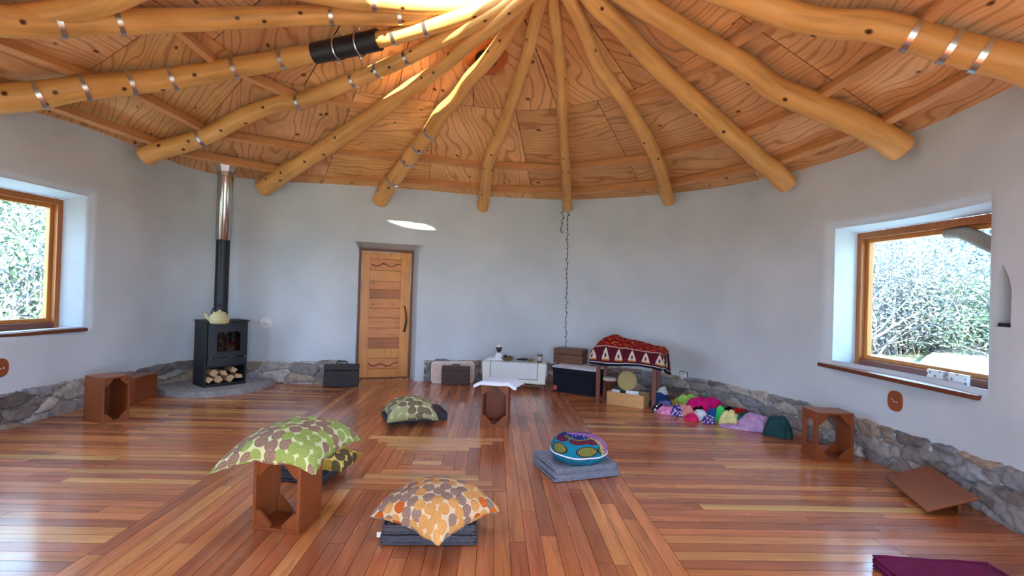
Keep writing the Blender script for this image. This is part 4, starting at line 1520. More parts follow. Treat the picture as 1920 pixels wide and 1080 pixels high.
def build_kettle():
    P = fl(411, 607, HZ + SH)
    L = P
    root = thing('kettle', 'cream wicker-textured kettle with a black bail handle on the stove', 'kettle', (L.x, L.y, HZ + SH), R(35))
    C = Mat('cream_weave', rough=0.8)
    w = C.n('TexWave', Vector=C.coord('Object', scale=(1, 1, 1)), Scale=26.0, Distortion=1.5, Detail=1.0, props={'bands_direction': 'Z'})
    C.set('Base Color', C.ramp(w, [(0.0, srgb(186, 172, 120)), (0.6, srgb(228, 216, 166))])); C.bump(w, 0.6, 0.01)
    b = MB(); b.lathe([(0.085, 0.0), (0.105, 0.02), (0.110, 0.06), (0.098, 0.10), (0.075, 0.122), (0.070, 0.125)], 28); b.build('body', C.m, root, smooth=True, autosmooth=50)
    b = MB(); b.lathe([(0.072, 0.124), (0.070, 0.138), (0.035, 0.150), (0.014, 0.152), (0.016, 0.168), (0.0, 0.172)], 24); b.build('lid', C.m, root, smooth=True, autosmooth=50)
    b = MB(); b.tube(catmull([(-0.09, 0, 0.05), (-0.125, 0, 0.075), (-0.145, 0, 0.115), (-0.155, 0, 0.125)], 5), [0.022, 0.022, 0.021, 0.02, 0.02, 0.019, 0.018, 0.017, 0.017, 0.016, 0.016, 0.015, 0.014, 0.014, 0.013, 0.013], 12); b.build('spout', C.m, root, smooth=True)
    b = MB(); b.tube([(0.085 * math.cos(a), 0, 0.12 + 0.11 * math.sin(a)) for a in [PI * i / 20 for i in range(21)]], 0.007, 8); b.build('bail_handle', m_flue, root, smooth=True)
build_kettle()
q = MB(); q.box((0, 0, 0.008), (0.06, 0.03, 0.016), bevel=0.004); q.box((0.02, 0, 0.02), (0.02, 0.016, 0.012), bevel=0.003)
o = q.build('vent_key', m_flue); P = fl(441, 606, HZ + SH); o.location = (P.x, P.y, HZ + SH); tag(o, 'small black iron key lying on the stove top right of the kettle', 'stove key')

# ------------------------------------------------------------------ cases along the far wall
def case(name, label, cat, A, B, d, h, mat, inset=0.0):
    loc, rz, w = edge_frame(A, B, d / 2 + inset)
    root = thing(name, label, cat, loc, rz)
    b = MB(); b.box((0, 0, h * 0.36), (w, d, h * 0.72), bevel=0.012); b.build('case_body', mat, root)
    b = MB(); b.box((0, 0, h * 0.865), (w * 1.006, d * 1.01, h * 0.265), bevel=0.012); b.build('case_lid', mat, root)
    return root, w
r, w = case('suitcase', 'black upright suitcase with a carrying handle left of the wooden door', 'suitcase', fl(606, 727), fl(672, 726), 0.12, 0.325, m_dark, 0.0)
b = MB(); b.tube([(-0.07, 0, 0.32), (-0.07, 0, 0.35), (-0.05, 0, 0.365), (0.05, 0, 0.365), (0.07, 0, 0.35), (0.07, 0, 0.32)], 0.008, 8); b.build('carry_handle', m_flue, r)
b = MB(); b.box((0.16, -0.103, 0.235), (0.03, 0.006, 0.03), bevel=0.002); b.box((-0.16, -0.103, 0.235), (0.03, 0.006, 0.03), bevel=0.002); b.build('latch', m_dark, r)
# pale rounded case behind the briefcase
m_beige = plain('beige_vinyl', srgb(222, 194, 180), 0.5)
def rrect(w, h, r, n=6):
    out = []
    for cx, cz, a0 in ((w / 2 - r, r, -90), (w / 2 - r, h - r, 0), (-w / 2 + r, h - r, 90), (-w / 2 + r, r, 180)):
        for k in range(n + 1):
            a = R(a0 + 90 * k / n); out.append((cx + r * math.cos(a), cz + r * math.sin(a)))
    return out
A, B = fl(808, 718), fl(889, 717)
loc, rz, w = edge_frame(A, B, 0.05)
root = thing('hard_case', 'pale pinkish hard case with rounded corners leaning behind a brown briefcase', 'case', loc, rz)
MX = Matrix.Rotation(PI / 2, 4, 'X')
b = MB(); b.prism(rrect(w, 0.325, 0.05), -0.035, 0.035, MX); b.build('shell', m_beige, root, bevel=0.006)
b = MB()
b.tube([Vector((x, -0.036, z)) for x, z in rrect(w - 0.01, 0.315, 0.05)] + [Vector((rrect(w - 0.01, 0.315, 0.05)[0][0], -0.036, rrect(w - 0.01, 0.315, 0.05)[0][1]))], 0.008, 6); b.build('edge_trim', m_white, root)
A, B = fl(827, 721), fl(879, 723)
loc, rz, w = edge_frame(A, B, 0.06)
m_brown = plain('brown_leather', srgb(66, 42, 34), 0.5)
root = thing('briefcase', 'dark brown leather briefcase standing right of the door', 'briefcase', loc, rz)
b = MB(); b.box((0, 0, 0.14), (w, 0.10, 0.28), bevel=0.012); b.build('case_body', m_brown, root)
b = MB(); b.tube([(-0.06, 0, 0.278), (-0.055, 0, 0.30), (0.055, 0, 0.30), (0.06, 0, 0.278)], 0.009, 8); b.build('carry_handle', m_brown, root)
b = MB(); b.box((0, -0.052, 0.215), (w * 0.98, 0.006, 0.008)); b.build('lid_seam', m_flue, root)

# ------------------------------------------------------------------ low table with a white cloth and what stands on it
m_brownwood = wood('brown_table_wood', srgb(112, 62, 42), 2, 6, 0.4, 0.45)
A, B = fl(905, 726), fl(1021, 732)
AT_loc, AT_rz, AT_w = edge_frame(A, B, 0.17)
AZ = 0.385
root = thing('low_table', 'low dark table under a white cloth against the far wall', 'table', AT_loc, AT_rz)
b = MB(); b.box((0, 0, AZ - 0.02), (AT_w, 0.34, 0.03), bevel=0.004); b.build('tabletop', m_brownwood, root)
for sx in (-1, 1):
    for sy in (-1, 1):
        b = MB(); b.box((sx * (AT_w / 2 - 0.03), sy * 0.14, (AZ - 0.035) / 2), (0.035, 0.035, AZ - 0.035), bevel=0.003); b.build('leg', m_brownwood, root)
b = MB(); b.box((0, -0.14, 0.05), (AT_w - 0.09, 0.02, 0.03), bevel=0.003); b.build('stretcher', m_brownwood, root)
LN = Mat('white_linen_bordered', rough=0.9, spec=0.1)
co = LN.coord('Object'); sp = LN.nt.nodes.new('ShaderNodeSeparateXYZ'); LN.nt.links.new(co, sp.inputs[0])
axx = LN.math('ABSOLUTE', sp.outputs['X']); zz = sp.outputs['Z']
hw = AT_w / 2 - 0.11
l1 = LN.math('MULTIPLY', LN.math('LESS_THAN', LN.math('ABSOLUTE', LN.math('SUBTRACT', axx, hw)), 0.007), LN.math('GREATER_THAN', zz, 0.145))
l2 = LN.math('MULTIPLY', LN.math('LESS_THAN', LN.math('ABSOLUTE', LN.math('SUBTRACT', zz, 0.15)), 0.007), LN.math('LESS_THAN', axx, hw))
inn = LN.math('MULTIPLY', LN.math('LESS_THAN', axx, hw), LN.math('GREATER_THAN', zz, 0.15))
c = LN.mix(inn, srgb(230, 234, 222), srgb(220, 226, 224))
c = LN.mix(LN.math('MAXIMUM', l1, l2), c, srgb(140, 154, 158))
LN.set('Base Color', c)
nz = LN.n('TexNoise', Vector=LN.coord('Object'), Scale=40.0, Detail=3.0); LN.bump(nz, 0.2, 0.01)
def altar_cloth():
    b = MB(); W2 = AT_w / 2 + 0.012
    def f(u, v):
        x = (2 * u - 1) * W2
        if v < 0.45:
            return Vector((x, 0.15 - (0.15 + 0.182) * v / 0.45, AZ + 0.002 + 0.003 * noise.noise(Vector((x * 6, v * 6, 1)))))
        s = (v - 0.45) / 0.55
        drop = 0.285 + 0.012 * math.sin(x * 4)
        return Vector((x + 0.006 * math.sin(s * 3 + x * 3), -0.184 - 0.010 * s * (1 + math.sin(x * 17 + 1)) - 0.004 * math.sin(x * 40), AZ - drop * s))
    b.grid(f, 60, 24)
    for sx in (-1, 1):
        def g(u, v, sx=sx):
            y = -0.182 + 0.332 * u
            return Vector((sx * (W2 + 0.004 + 0.012 * v), y + 0.004 * math.sin(u * 9), AZ + 0.002 - (0.20 - 0.05 * u) * v))
        b.grid(g, 14, 8)
    o = b.build('tablecloth', LN.m, smooth=True)
    o.location = AT_loc; o.rotation_euler = (0, 0, AT_rz)
    m = o.modifiers.new('solid', 'SOLIDIFY'); m.thickness = 0.004; m.offset = 1
    tag(o, 'white cloth with a thin grey border line hanging over the low table', 'tablecloth')
altar_cloth()
def on_altar(px, dy=0.0):
    P = fl(px, 680, AZ)
    d = P - AT_loc
    x = d.x * math.cos(AT_rz) + d.y * math.sin(AT_rz)
    return Vector((AT_loc.x + x * math.cos(AT_rz) - dy * math.sin(AT_rz), AT_loc.y + x * math.sin(AT_rz) + dy * math.cos(AT_rz), AZ + 0.008))
m_brass = plain('brass', srgb(150, 128, 82), 0.45, 0.6)
m_darkcer = plain('dark_ceramic', srgb(48, 46, 50), 0.5)
root = thing('statuette', 'dark headed statuette wrapped in white cloth on the low table', 'statuette', on_altar(931, 0.0))
b = MB(); b.grid(lambda u, v: Vector(((0.085 * (1 - 0.62 * v)) * math.cos(2 * PI * u) * (1 + 0.12 * math.sin(u * 38 + v * 5)), 0.07 * (1 - 0.55 * v) * math.sin(2 * PI * u) * (1 + 0.12 * math.sin(u * 38)), 0.115 * v)), 40, 10, closed_u=True); b.build('white_wrap', m_whitecloth, root, smooth=True)
b = MB(); b.lathe([(0.012, 0.108), (0.022, 0.12), (0.040, 0.155), (0.046, 0.18), (0.044, 0.20), (0.02, 0.21)], 20); b.build('head', m_darkcer, root, smooth=True, autosmooth=50)
b = MB(); b.lathe([(0.044, 0.198), (0.040, 0.212), (0.028, 0.225), (0.010, 0.236), (0.0, 0.25)], 18); b.build('white_cap', m_white, root, smooth=True)
o = MB().grid(lambda u, v: Vector(((2 * u - 1) * 0.11, (2 * v - 1) * 0.08, 0.045 * max(0, 1 - (2 * u - 1) ** 2) * max(0, 1 - (2 * v - 1) ** 2) + 0.012 * abs(noise.noise(Vector((u * 7, v * 7, 2)))) + 0.004)), 24, 20).build('napkin', m_whitecloth, smooth=True)
o.location = on_altar(918, -0.02); o.location.z -= 0.004; tag(o, 'crumpled white napkin left of the statuette on the low table', 'napkin')
P = on_altar(948, 0.0)
root = thing('brass_bowl', 'shallow brass bowl holding dark fruit on the low table', 'bowl', P)
b = MB(); b.lathe([(0.05, 0.0), (0.085, 0.02), (0.108, 0.052), (0.112, 0.055), (0.104, 0.052), (0.08, 0.026), (0.0, 0.016)], 28); b.build('bowl', m_brass, root, smooth=True, autosmooth=50)
for k, (x, y, r, cc, lb) in enumerate([(-0.03, 0, 0.03, srgb(40, 34, 30), 'dark round fruit at the left in the brass bowl'), (0.04, -0.02, 0.026, srgb(70, 64, 40), 'olive round fruit at the right in the brass bowl'), (0.01, 0.03, 0.026, srgb(176, 160, 130), 'pale round fruit at the back in the brass bowl')]):
    b = MB(); b.lathe([(0, 0), (r * 0.7, r * 0.3), (r, r), (r * 0.75, r * 1.65), (r * 0.2, r * 1.95), (0.004, r * 2.2), (0, r * 2.2)], 14)
    o = b.build('fruit', plain('fruit_skin', cc, 0.5), smooth=True); o.location = P + Vector((x, y, 0.024)); tag(o, lb, 'fruit', 'fruit in the brass bowl')
P = on_altar(979, -0.04)
root = thing('leaf_dish', 'dark leaf-shaped dish with a white bead on the low table', 'dish', P, R(10))
b = MB(); b.grid(lambda u, v: Vector(((2 * u - 1) * 0.12, math.sin(PI * u) ** 0.7 * 0.05 * (2 * v - 1), 0.004 + 0.03 * (2 * v - 1) ** 2 * math.sin(PI * u) + 0.018 * (2 * u - 1) ** 2)), 20, 10)
o = b.build('dish', m_darkcer, root, smooth=True); o.modifiers.new('s', 'SOLIDIFY').thickness = 0.004
b = MB(); b.lathe([(0, 0), (0.012, 0.004), (0.017, 0.016), (0.012, 0.028), (0, 0.032)], 14); b.build('bead', m_white, root, smooth=True); root.children[-1].location = (0.01, 0, 0.008)
root = thing('incense_cup', 'small round dark cup between leaf dish and drinking glass on the low table', 'cup', on_altar(994, -0.02))
b = MB(); b.lathe([(0.03, 0), (0.045, 0.015), (0.045, 0.035), (0.03, 0.046), (0.022, 0.044), (0.03, 0.03), (0.0, 0.02)], 18); b.build('cup', m_brass, root, smooth=True, autosmooth=50)
b = MB(); b.lathe([(0.0, 0.03), (0.02, 0.036), (0.02, 0.05), (0.0, 0.056)], 12); b.build('tealight', plain('pink_wax', srgb(190, 160, 160), 0.5), root, smooth=True)
root = thing('drinking_glass', 'tall glass with a dark patterned label at the right end of the low table', 'glass', on_altar(1012, -0.08))
b = MB(); b.lathe([(0.030, 0), (0.034, 0.02), (0.040, 0.14), (0.037, 0.14), (0.031, 0.02), (0.0, 0.012)], 24); b.build('glass_body', make_glass('tumbler_glass', (0.85, 0.88, 0.88, 1), 0.12), root, smooth=True, autosmooth=50)
LB = Mat('glass_label', rough=0.5)
zc = LB.nt.nodes.new('ShaderNodeSeparateXYZ'); LB.nt.links.new(LB.coord('Object'), zc.inputs[0])
nn = LB.n('TexVoronoi', Vector=LB.coord('Object'), Scale=70.0)
LB.set('Base Color', LB.mix(LB.math('LESS_THAN', LB.math('ABSOLUTE', LB.math('SUBTRACT', zc.outputs['Z'], 0.062)), 0.036), srgb(40, 34, 36), LB.mix(LB.math('LESS_THAN', nn, 0.35), srgb(206, 190, 176), srgb(120, 80, 60))))
b = MB(); b.lathe([(0.0335, 0.012), (0.0395, 0.11)], 24, cap=False); b.build('label_band', LB.m, root, smooth=True)

# ------------------------------------------------------------------ black trunk and wooden chest
A, B = fl(1035, 733), fl(1116, 745)
loc, rz, w = edge_frame(A, B, 0.17)
m_trunk = plain('black_trunk', srgb(20, 22, 32), 0.7, spec=0.2)
root = thing('storage_trunk', 'black storage trunk with an orange round sticker beside the low table', 'trunk', loc, rz)
TH = 0.37
b = MB(); b.box((0, 0, 0.14), (w * 0.985, 0.33, 0.28), bevel=0.008); b.build('trunk_body', m_trunk, root)
b = MB(); b.box((0, 0, 0.325), (w, 0.345, 0.09), bevel=0.010); b.build('trunk_lid', m_trunk, root)
OS = Mat('orange_sticker', rough=0.5)
wv = OS.n('TexNoise', Vector=OS.coord('Object'), Scale=40.0)
OS.set('Base Color', OS.ramp(wv, [(0.45, srgb(214, 96, 50)), (0.58, srgb(150, 60, 40))]))
b = MB(); b.lathe([(0.036, 0), (0.036, 0.003)], 24, Matrix.Translation((-w / 2 + 0.045, -0.166, 0.055)) @ Matrix.Rotation(PI / 2, 4, 'X')); b.build('round_sticker', OS.m, root)
b = MB(); b.grid(lambda u, v: Vector(((2 * u - 1) * (w / 2 + 0.005), (2 * v - 1) * 0.178, 0.0025 + 0.004 * noise.noise(Vector((u * 5, v * 5, 8))) - 0.02 * max(0, abs(2 * v - 1) - 0.95) / 0.05)), 24, 20)
o = b.build('white_cover', m_whitecloth, smooth=True); o.modifiers.new('s', 'SOLIDIFY').thickness = 0.003
o.location = loc + Vector((0, 0, TH + 0.004)); o.rotation_euler = (0, 0, rz); tag(o, 'white cloth lying on the lid of the black trunk', 'cloth')
m_chest = wood('chest_wood', srgb(104, 62, 38), 0, 6, 0.45, 0.5)
A, B = fl(1040, 681, TH + 0.01), fl(1098, 684, TH + 0.01)
lc, rzc, wc = edge_frame(A, B, 0.13)
root = thing('wooden_chest', 'brown lidded wooden chest standing on top of the black trunk', 'chest', (lc.x, lc.y, TH + 0.012), rz + R(4))
b = MB(); b.box((0, 0, 0.065), (wc, 0.24, 0.13), bevel=0.005); b.build('chest_body', m_chest, root)
b = MB(); b.box((0, 0, 0.178), (wc * 1.01, 0.245, 0.085), bevel=0.006); b.build('chest_lid', m_chest, root)

# ------------------------------------------------------------------ table under the red printed cloth
A, B = fl(1120, 755), fl(1225, 768)
loc, rz, w = edge_frame(A, B, 0.20)
W, D, TZ = w + 0.02, 0.44, 0.70
TB_loc, TB_rz = loc, rz
m_leg = wood('red_brown_leg', srgb(120, 66, 52), 2, 6, 0.35, 0.45)
root = thing('side_table', 'red-brown wooden table carrying the red printed cloth', 'table', loc, rz)
b = MB(); b.box((0.01, 0, TZ - 0.015), (W + 0.12, D + 0.04, 0.03), bevel=0.004); b.build('tabletop', m_leg, root)
for sx in (-1, 1):
    for sy in (-1, 1):
        b = MB(); b.box((sx * (w / 2 - 0.0), sy * (D / 2 - 0.03), (TZ - 0.03) / 2), (0.05, 0.05, TZ - 0.03), bevel=0.004); b.build('leg', m_leg, root)
b = MB(); b.box((0, -D / 2 + 0.03, TZ - 0.07), (w - 0.05, 0.02, 0.075), bevel=0.003); b.box((0, D / 2 - 0.03, TZ - 0.07), (w - 0.05, 0.02, 0.075), bevel=0.003); b.build('apron', m_leg, root)
RC = Mat('red_block_print', rough=0.9, spec=0.1)
sp = RC.nt.nodes.new('ShaderNodeSeparateXYZ'); RC.nt.links.new(RC.coord('UV'), sp.inputs[0])
U, V = sp.outputs['X'], sp.outputs['Y']
vo = RC.nt.nodes.new('ShaderNodeTexVoronoi'); vo.voronoi_dimensions = '2D'; vo.inputs['Scale'].default_value = 1.0
RC.nt.links.new(RC.coord('UV', scale=(13, 16, 1)), vo.inputs['Vector'])
red = RC.mix(RC.math('LESS_THAN', vo.outputs['Distance'], 0.27), srgb(136, 20, 24), RC.mix(RC.math('GREATER_THAN', RC.n('SeparateColor', _0=vo.outputs['Color']), 0.7), srgb(198, 84, 60), srgb(190, 120, 46)))
xx = RC.math('SUBTRACT', RC.math('FRACT', RC.math('ADD', RC.math('MULTIPLY', U, 5.4), 0.35)), 0.5)
ax_ = RC.math('ABSOLUTE', xx)
yy = RC.math('DIVIDE', RC.math('SUBTRACT', V, 0.56), 0.34)
wid = RC.math('ADD', RC.math('MULTIPLY', RC.math('POWER', RC.math('MAXIMUM', RC.math('SUBTRACT', yy, 0.1), 0.0), 0.75), 0.38), 0.0)
arch = RC.math('MULTIPLY', RC.math('LESS_THAN', ax_, wid), RC.math('MULTIPLY', RC.math('GREATER_THAN', yy, 0.10), RC.math('LESS_THAN', yy, 0.90)))
eye = RC.math('LESS_THAN', RC.math('ADD', RC.math('MULTIPLY', ax_, ax_), RC.math('MULTIPLY', RC.math('POWER', RC.math('SUBTRACT', yy, 0.62), 2.0), 0.25)), 0.006)
rim = RC.math('GREATER_THAN', RC.math('SINE', RC.math('MULTIPLY', RC.math('ADD', ax_, RC.math('MULTIPLY', yy, 0.12)), 36.0)), 0.55)
mar = RC.mix(rim, srgb(70, 20, 32), srgb(104, 30, 44))
mar = RC.mix(arch, mar, srgb(206, 186, 168)); mar = RC.mix(RC.math('MULTIPLY', arch, eye), mar, srgb(96, 60, 56))
foot = RC.math('MULTIPLY', RC.math('LESS_THAN', ax_, 0.3), RC.math('MULTIPLY', RC.math('GREATER_THAN', yy, 0.84), RC.math('LESS_THAN', yy, 0.94)))
mar = RC.mix(foot, mar, srgb(170, 120, 50))
dots = RC.math('MULTIPLY', RC.math('LESS_THAN', RC.math('ABSOLUTE', RC.math('SUBTRACT', V, 0.565)), 0.012), RC.math('GREATER_THAN', RC.math('SINE', RC.math('MULTIPLY', U, 420.0)), 0.0))
c = RC.mix(RC.math('GREATER_THAN', V, 0.55), red, mar)
c = RC.mix(dots, c, srgb(214, 190, 170))
c = RC.mix(RC.math('GREATER_THAN', V, 0.915), c, srgb(24, 24, 34))
c = RC.mix(RC.math('LESS_THAN', RC.math('ABSOLUTE', RC.math('SUBTRACT', V, 0.935)), 0.009), c, srgb(190, 186, 184))
RC.set('Base Color', c)
def red_cloth():
    b = MB()
    x0, x1 = -W / 2 - 0.075, W / 2 + 0.105
    def bump(u, t):     # t 0 back edge, 1 front edge of the top
        g = 0.10 * math.exp(-((u - 0.2) / 0.17) ** 2) + 0.06 * math.exp(-((u - 0.5) / 0.25) ** 2) + 0.055
        return g * (0.38 + 0.62 * (1 - t ** 2.0)) * min(1.0, 0.45 + 3 * t) * 1.1 + 0.012 * noise.noise(Vector((u * 9, t * 5, 0)))
    def f(u, v):
        x = x0 + (x1 - x0) * u
        if v < 0.55:
            t = v / 0.55
            e = min(1, min(u, 1 - u) / 0.05)
            return Vector((x, D / 2 + 0.02 - (D + 0.06) * t, TZ + 0.010 + bump(u, t) * e))
        s = (v - 0.55) / 0.45
        drop = 0.185 + 0.015 * math.sin(u * 7)
        e = min(1, min(u, 1 - u) / 0.05)
        return Vector((x - 0.02 * s * (u < 0.05), -D / 2 - 0.045 - 0.012 * math.sin(s * PI / 2) * (1 + 0.8 * math.sin(u * 34)) - 0.02 * s, TZ + 0.010 + bump(u, 1) * e * (1 - s) - drop * s))
    b.grid(f, 90, 40)
    for sx, xe in ((-1, x0), (1, x1)):
        def g(u, v, sx=sx, xe=xe):
            y = -D / 2 - 0.085 + (D + 0.10) * u
            drop = (0.19 + (0.13 * u if sx > 0 else -0.02))
            return Vector((xe + sx * (-0.006 + 0.02 * v * (1 + math.sin(u * 14))), y + 0.02 * v * math.sin(u * 9), TZ + 0.010 - drop * v))
        k = len(b.f)
        b.grid(g, 24, 16)
        for q in range(k, len(b.f)): b.fuv[q] = [(a * 0.35, 0.55 + bb * 0.45) for a, bb in b.fuv[q]]
    o = b.build('printed_cloth', RC.m, smooth=True)
    o.modifiers.new('s', 'SOLIDIFY').thickness = 0.004
    o.location = TB_loc; o.rotation_euler = (0, 0, TB_rz)
    tag(o, 'red and maroon printed cloth with cream arch motifs draped over the side table', 'cloth')
red_cloth()
def tb(x, y, z=0.0): return TB_loc + Vector((x * math.cos(TB_rz) - y * math.sin(TB_rz), x * math.sin(TB_rz) + y * math.cos(TB_rz), z))
# hand drum
P = fl(1142, 750); 
root = thing('hand_drum', 'brown goblet hand drum standing under the table behind its left leg', 'drum', P)
b = MB(); b.lathe([(0.062, 0), (0.050, 0.06), (0.042, 0.13), (0.055, 0.18), (0.082, 0.235), (0.088, 0.29)], 28); b.build('drum_shell', wood('drum_wood', srgb(104, 56, 36), 2, 6, 0.35, 0.4), root, smooth=True, autosmooth=50)
b = MB(); b.lathe([(0.090, 0.272), (0.092, 0.300), (0.084, 0.308), (0.0, 0.308)], 28); b.build('drum_skin', plain('drum_skin', srgb(206, 198, 186), 0.6), root, smooth=True, autosmooth=50)
# pine drawer box with tray and papers
m_pine = wood('pale_pine', srgb(206, 156, 96), 0, 5, 0.3, 0.5)
A, B = fl(1137, 757), fl(1206, 767)
loc, rz, w = edge_frame(A, B, 0.14)
BX_h = 0.165
root = thing('pine_box', 'open pale pine drawer box on the floor under the table', 'box', loc, rz)
for nm, c, s in (('front_panel', (0, -0.132, BX_h / 2), (w, 0.016, BX_h)), ('back_panel', (0, 0.132, BX_h / 2), (w, 0.016, BX_h)), ('side_panel', (-w / 2 + 0.008, 0, BX_h / 2), (0.016, 0.248, BX_h)), ('side_panel', (w / 2 - 0.008, 0, BX_h / 2), (0.016, 0.248, BX_h)), ('bottom_panel', (0, 0, 0.012), (w - 0.032, 0.248, 0.012))):
    b = MB(); b.box(c, s, bevel=0.002); b.build(nm, m_pine, root)
BK = Mat('woven_tray', rough=0.75)
rr_ = BK.n('TexWave', props={'wave_type': 'RINGS', 'rings_direction': 'Z'}, Vector=BK.coord('Object'), Scale=28.0, Distortion=0.6)
BK.set('Base Color', BK.ramp(rr_, [(0.2, srgb(160, 136, 84)), (0.7, srgb(206, 184, 128))])); BK.bump(rr_, 0.4, 0.01)
cx = fl(1169, 760).x
ctr = loc + Vector((-math.sin(rz), math.cos(rz), 0)) * 0.02 + Vector((math.cos(rz), math.sin(rz), 0)) * (-0.02)
root = thing('woven_tray', 'round woven straw tray standing upright in the pine box', 'tray', (ctr.x, ctr.y, 0.305), rz)
root.rotation_euler = (PI / 2 + R(-12), 0, rz)
b = MB(); b.lathe([(0.0, -0.004), (0.112, -0.004), (0.126, 0.002), (0.128, 0.014), (0.118, 0.014), (0.108, 0.004), (0.0, 0.003)], 40); b.build('tray_disc', BK.m, root, smooth=True, autosmooth=40)
b = MB(); b.tube([(0.124 * math.cos(2 * PI * i / 40), 0.124 * math.sin(2 * PI * i / 40), 0.012) for i in range(41)], 0.007, 8); b.build('tray_rim', BK.m, root, smooth=True)
def sheet(name, label, cat, x, y, z, sx, sy, rot, mat, grp=None):
    b = MB(); b.box((0, 0, 0), (sx, sy, 0.014), bevel=0.002)
    o = b.build(name, mat); o.location = loc + Vector((x * math.cos(rz) - y * math.sin(rz), x * math.sin(rz) + y * math.cos(rz), z)); o.rotation_euler = (rot[0], rot[1], rz + rot[2])
    return tag(o, label, cat, grp)
m_paper = plain('white_paper', srgb(222, 226, 232), 0.7)
sheet('notebook', 'white notebook sticking out of the pine box right of the tray', 'notebook', 0.075, -0.085, 0.135, 0.16, 0.13, (R(62), 0, 0.1), m_paper)
sheet('notebook', 'thin pale book leaning at the right end of the pine box', 'book', w / 2 - 0.085, 0.03, 0.155, 0.015, 0.2, (0, R(-24), 0.05), plain('pale_cover', srgb(196, 190, 180), 0.6))
sheet('notebook', 'white folded papers at the left end of the pine box', 'papers', -w / 2 + 0.085, -0.05, 0.145, 0.11, 0.1, (R(35), 0, -0.15), m_paper)
sheet('notebook', 'dark green folder lying behind the tray in the pine box', 'folder', -w / 2 + 0.1, 0.09, 0.13, 0.13, 0.14, (R(55), 0, 0.05), plain('green_folder', srgb(60, 84, 70), 0.6))

# ------------------------------------------------------------------ heap of scarves
def crumple(name, label, cat, px, py, wpx, hpx, color, seed, rot=0.0, group='scarves heaped by the wall', margin=0.19, lift=0.0, depth=0.7, mat=None):
    P = fl(px, py)
    P = clamp_in(P, margin)
    dist = math.hypot(P.x, P.y)
    sx = wpx * dist / FPX / 2 * 1.28; hz = hpx * dist / FPX * 0.86
    sy = max(0.06, min(0.22, sx * depth))
    b = MB(); n, m = 64, 22
    def f(u, v):
        th = 2 * PI * u
        rho = 1 - v
        k = 1.04 + 0.30 * noise.noise(Vector((math.cos(th) * 1.7 + seed, math.sin(th) * 1.7, 0.3))) + 0.16 * noise.noise(Vector((math.cos(th) * 4.5 + seed, math.sin(th) * 4.5, 1.3)))
        hgt = (1 - rho ** 2.8) ** 0.7
        x = sx * rho * k * math.cos(th); y = sy * rho * k * math.sin(th)
        q = Vector((x / 0.085 + seed * 5, y / 0.085, seed))
        f1 = 1 - abs(noise.noise(q)) * 2
        f2 = 1 - abs(noise.noise(q * 2.3 + Vector((3, 1, 2)))) * 2
        big = noise.noise(Vector((x / 0.2 + seed, y / 0.2, 2.0)))
        z = hz * hgt * (0.86 + 0.24 * big + 0.24 * f1) + 0.026 * f2 * hgt
        return Vector((x + 0.012 * f2, y + 0.01 * f1, max(0.003, z)))
    b.grid(f, n, m, closed_u=True)
    o = b.build(name, mat or make_cloth(name + '_cloth', color, 14, 0.4, 0.25), smooth=True)
    view = math.atan2(P.x, P.y)
    o.location = (P.x, P.y, lift); o.rotation_euler = (0, 0, -view + rot)
    return tag(o, label, cat, group)
def C6(cx, cy): return 1210 + cx / 6.857, 720 + cy / 6.857
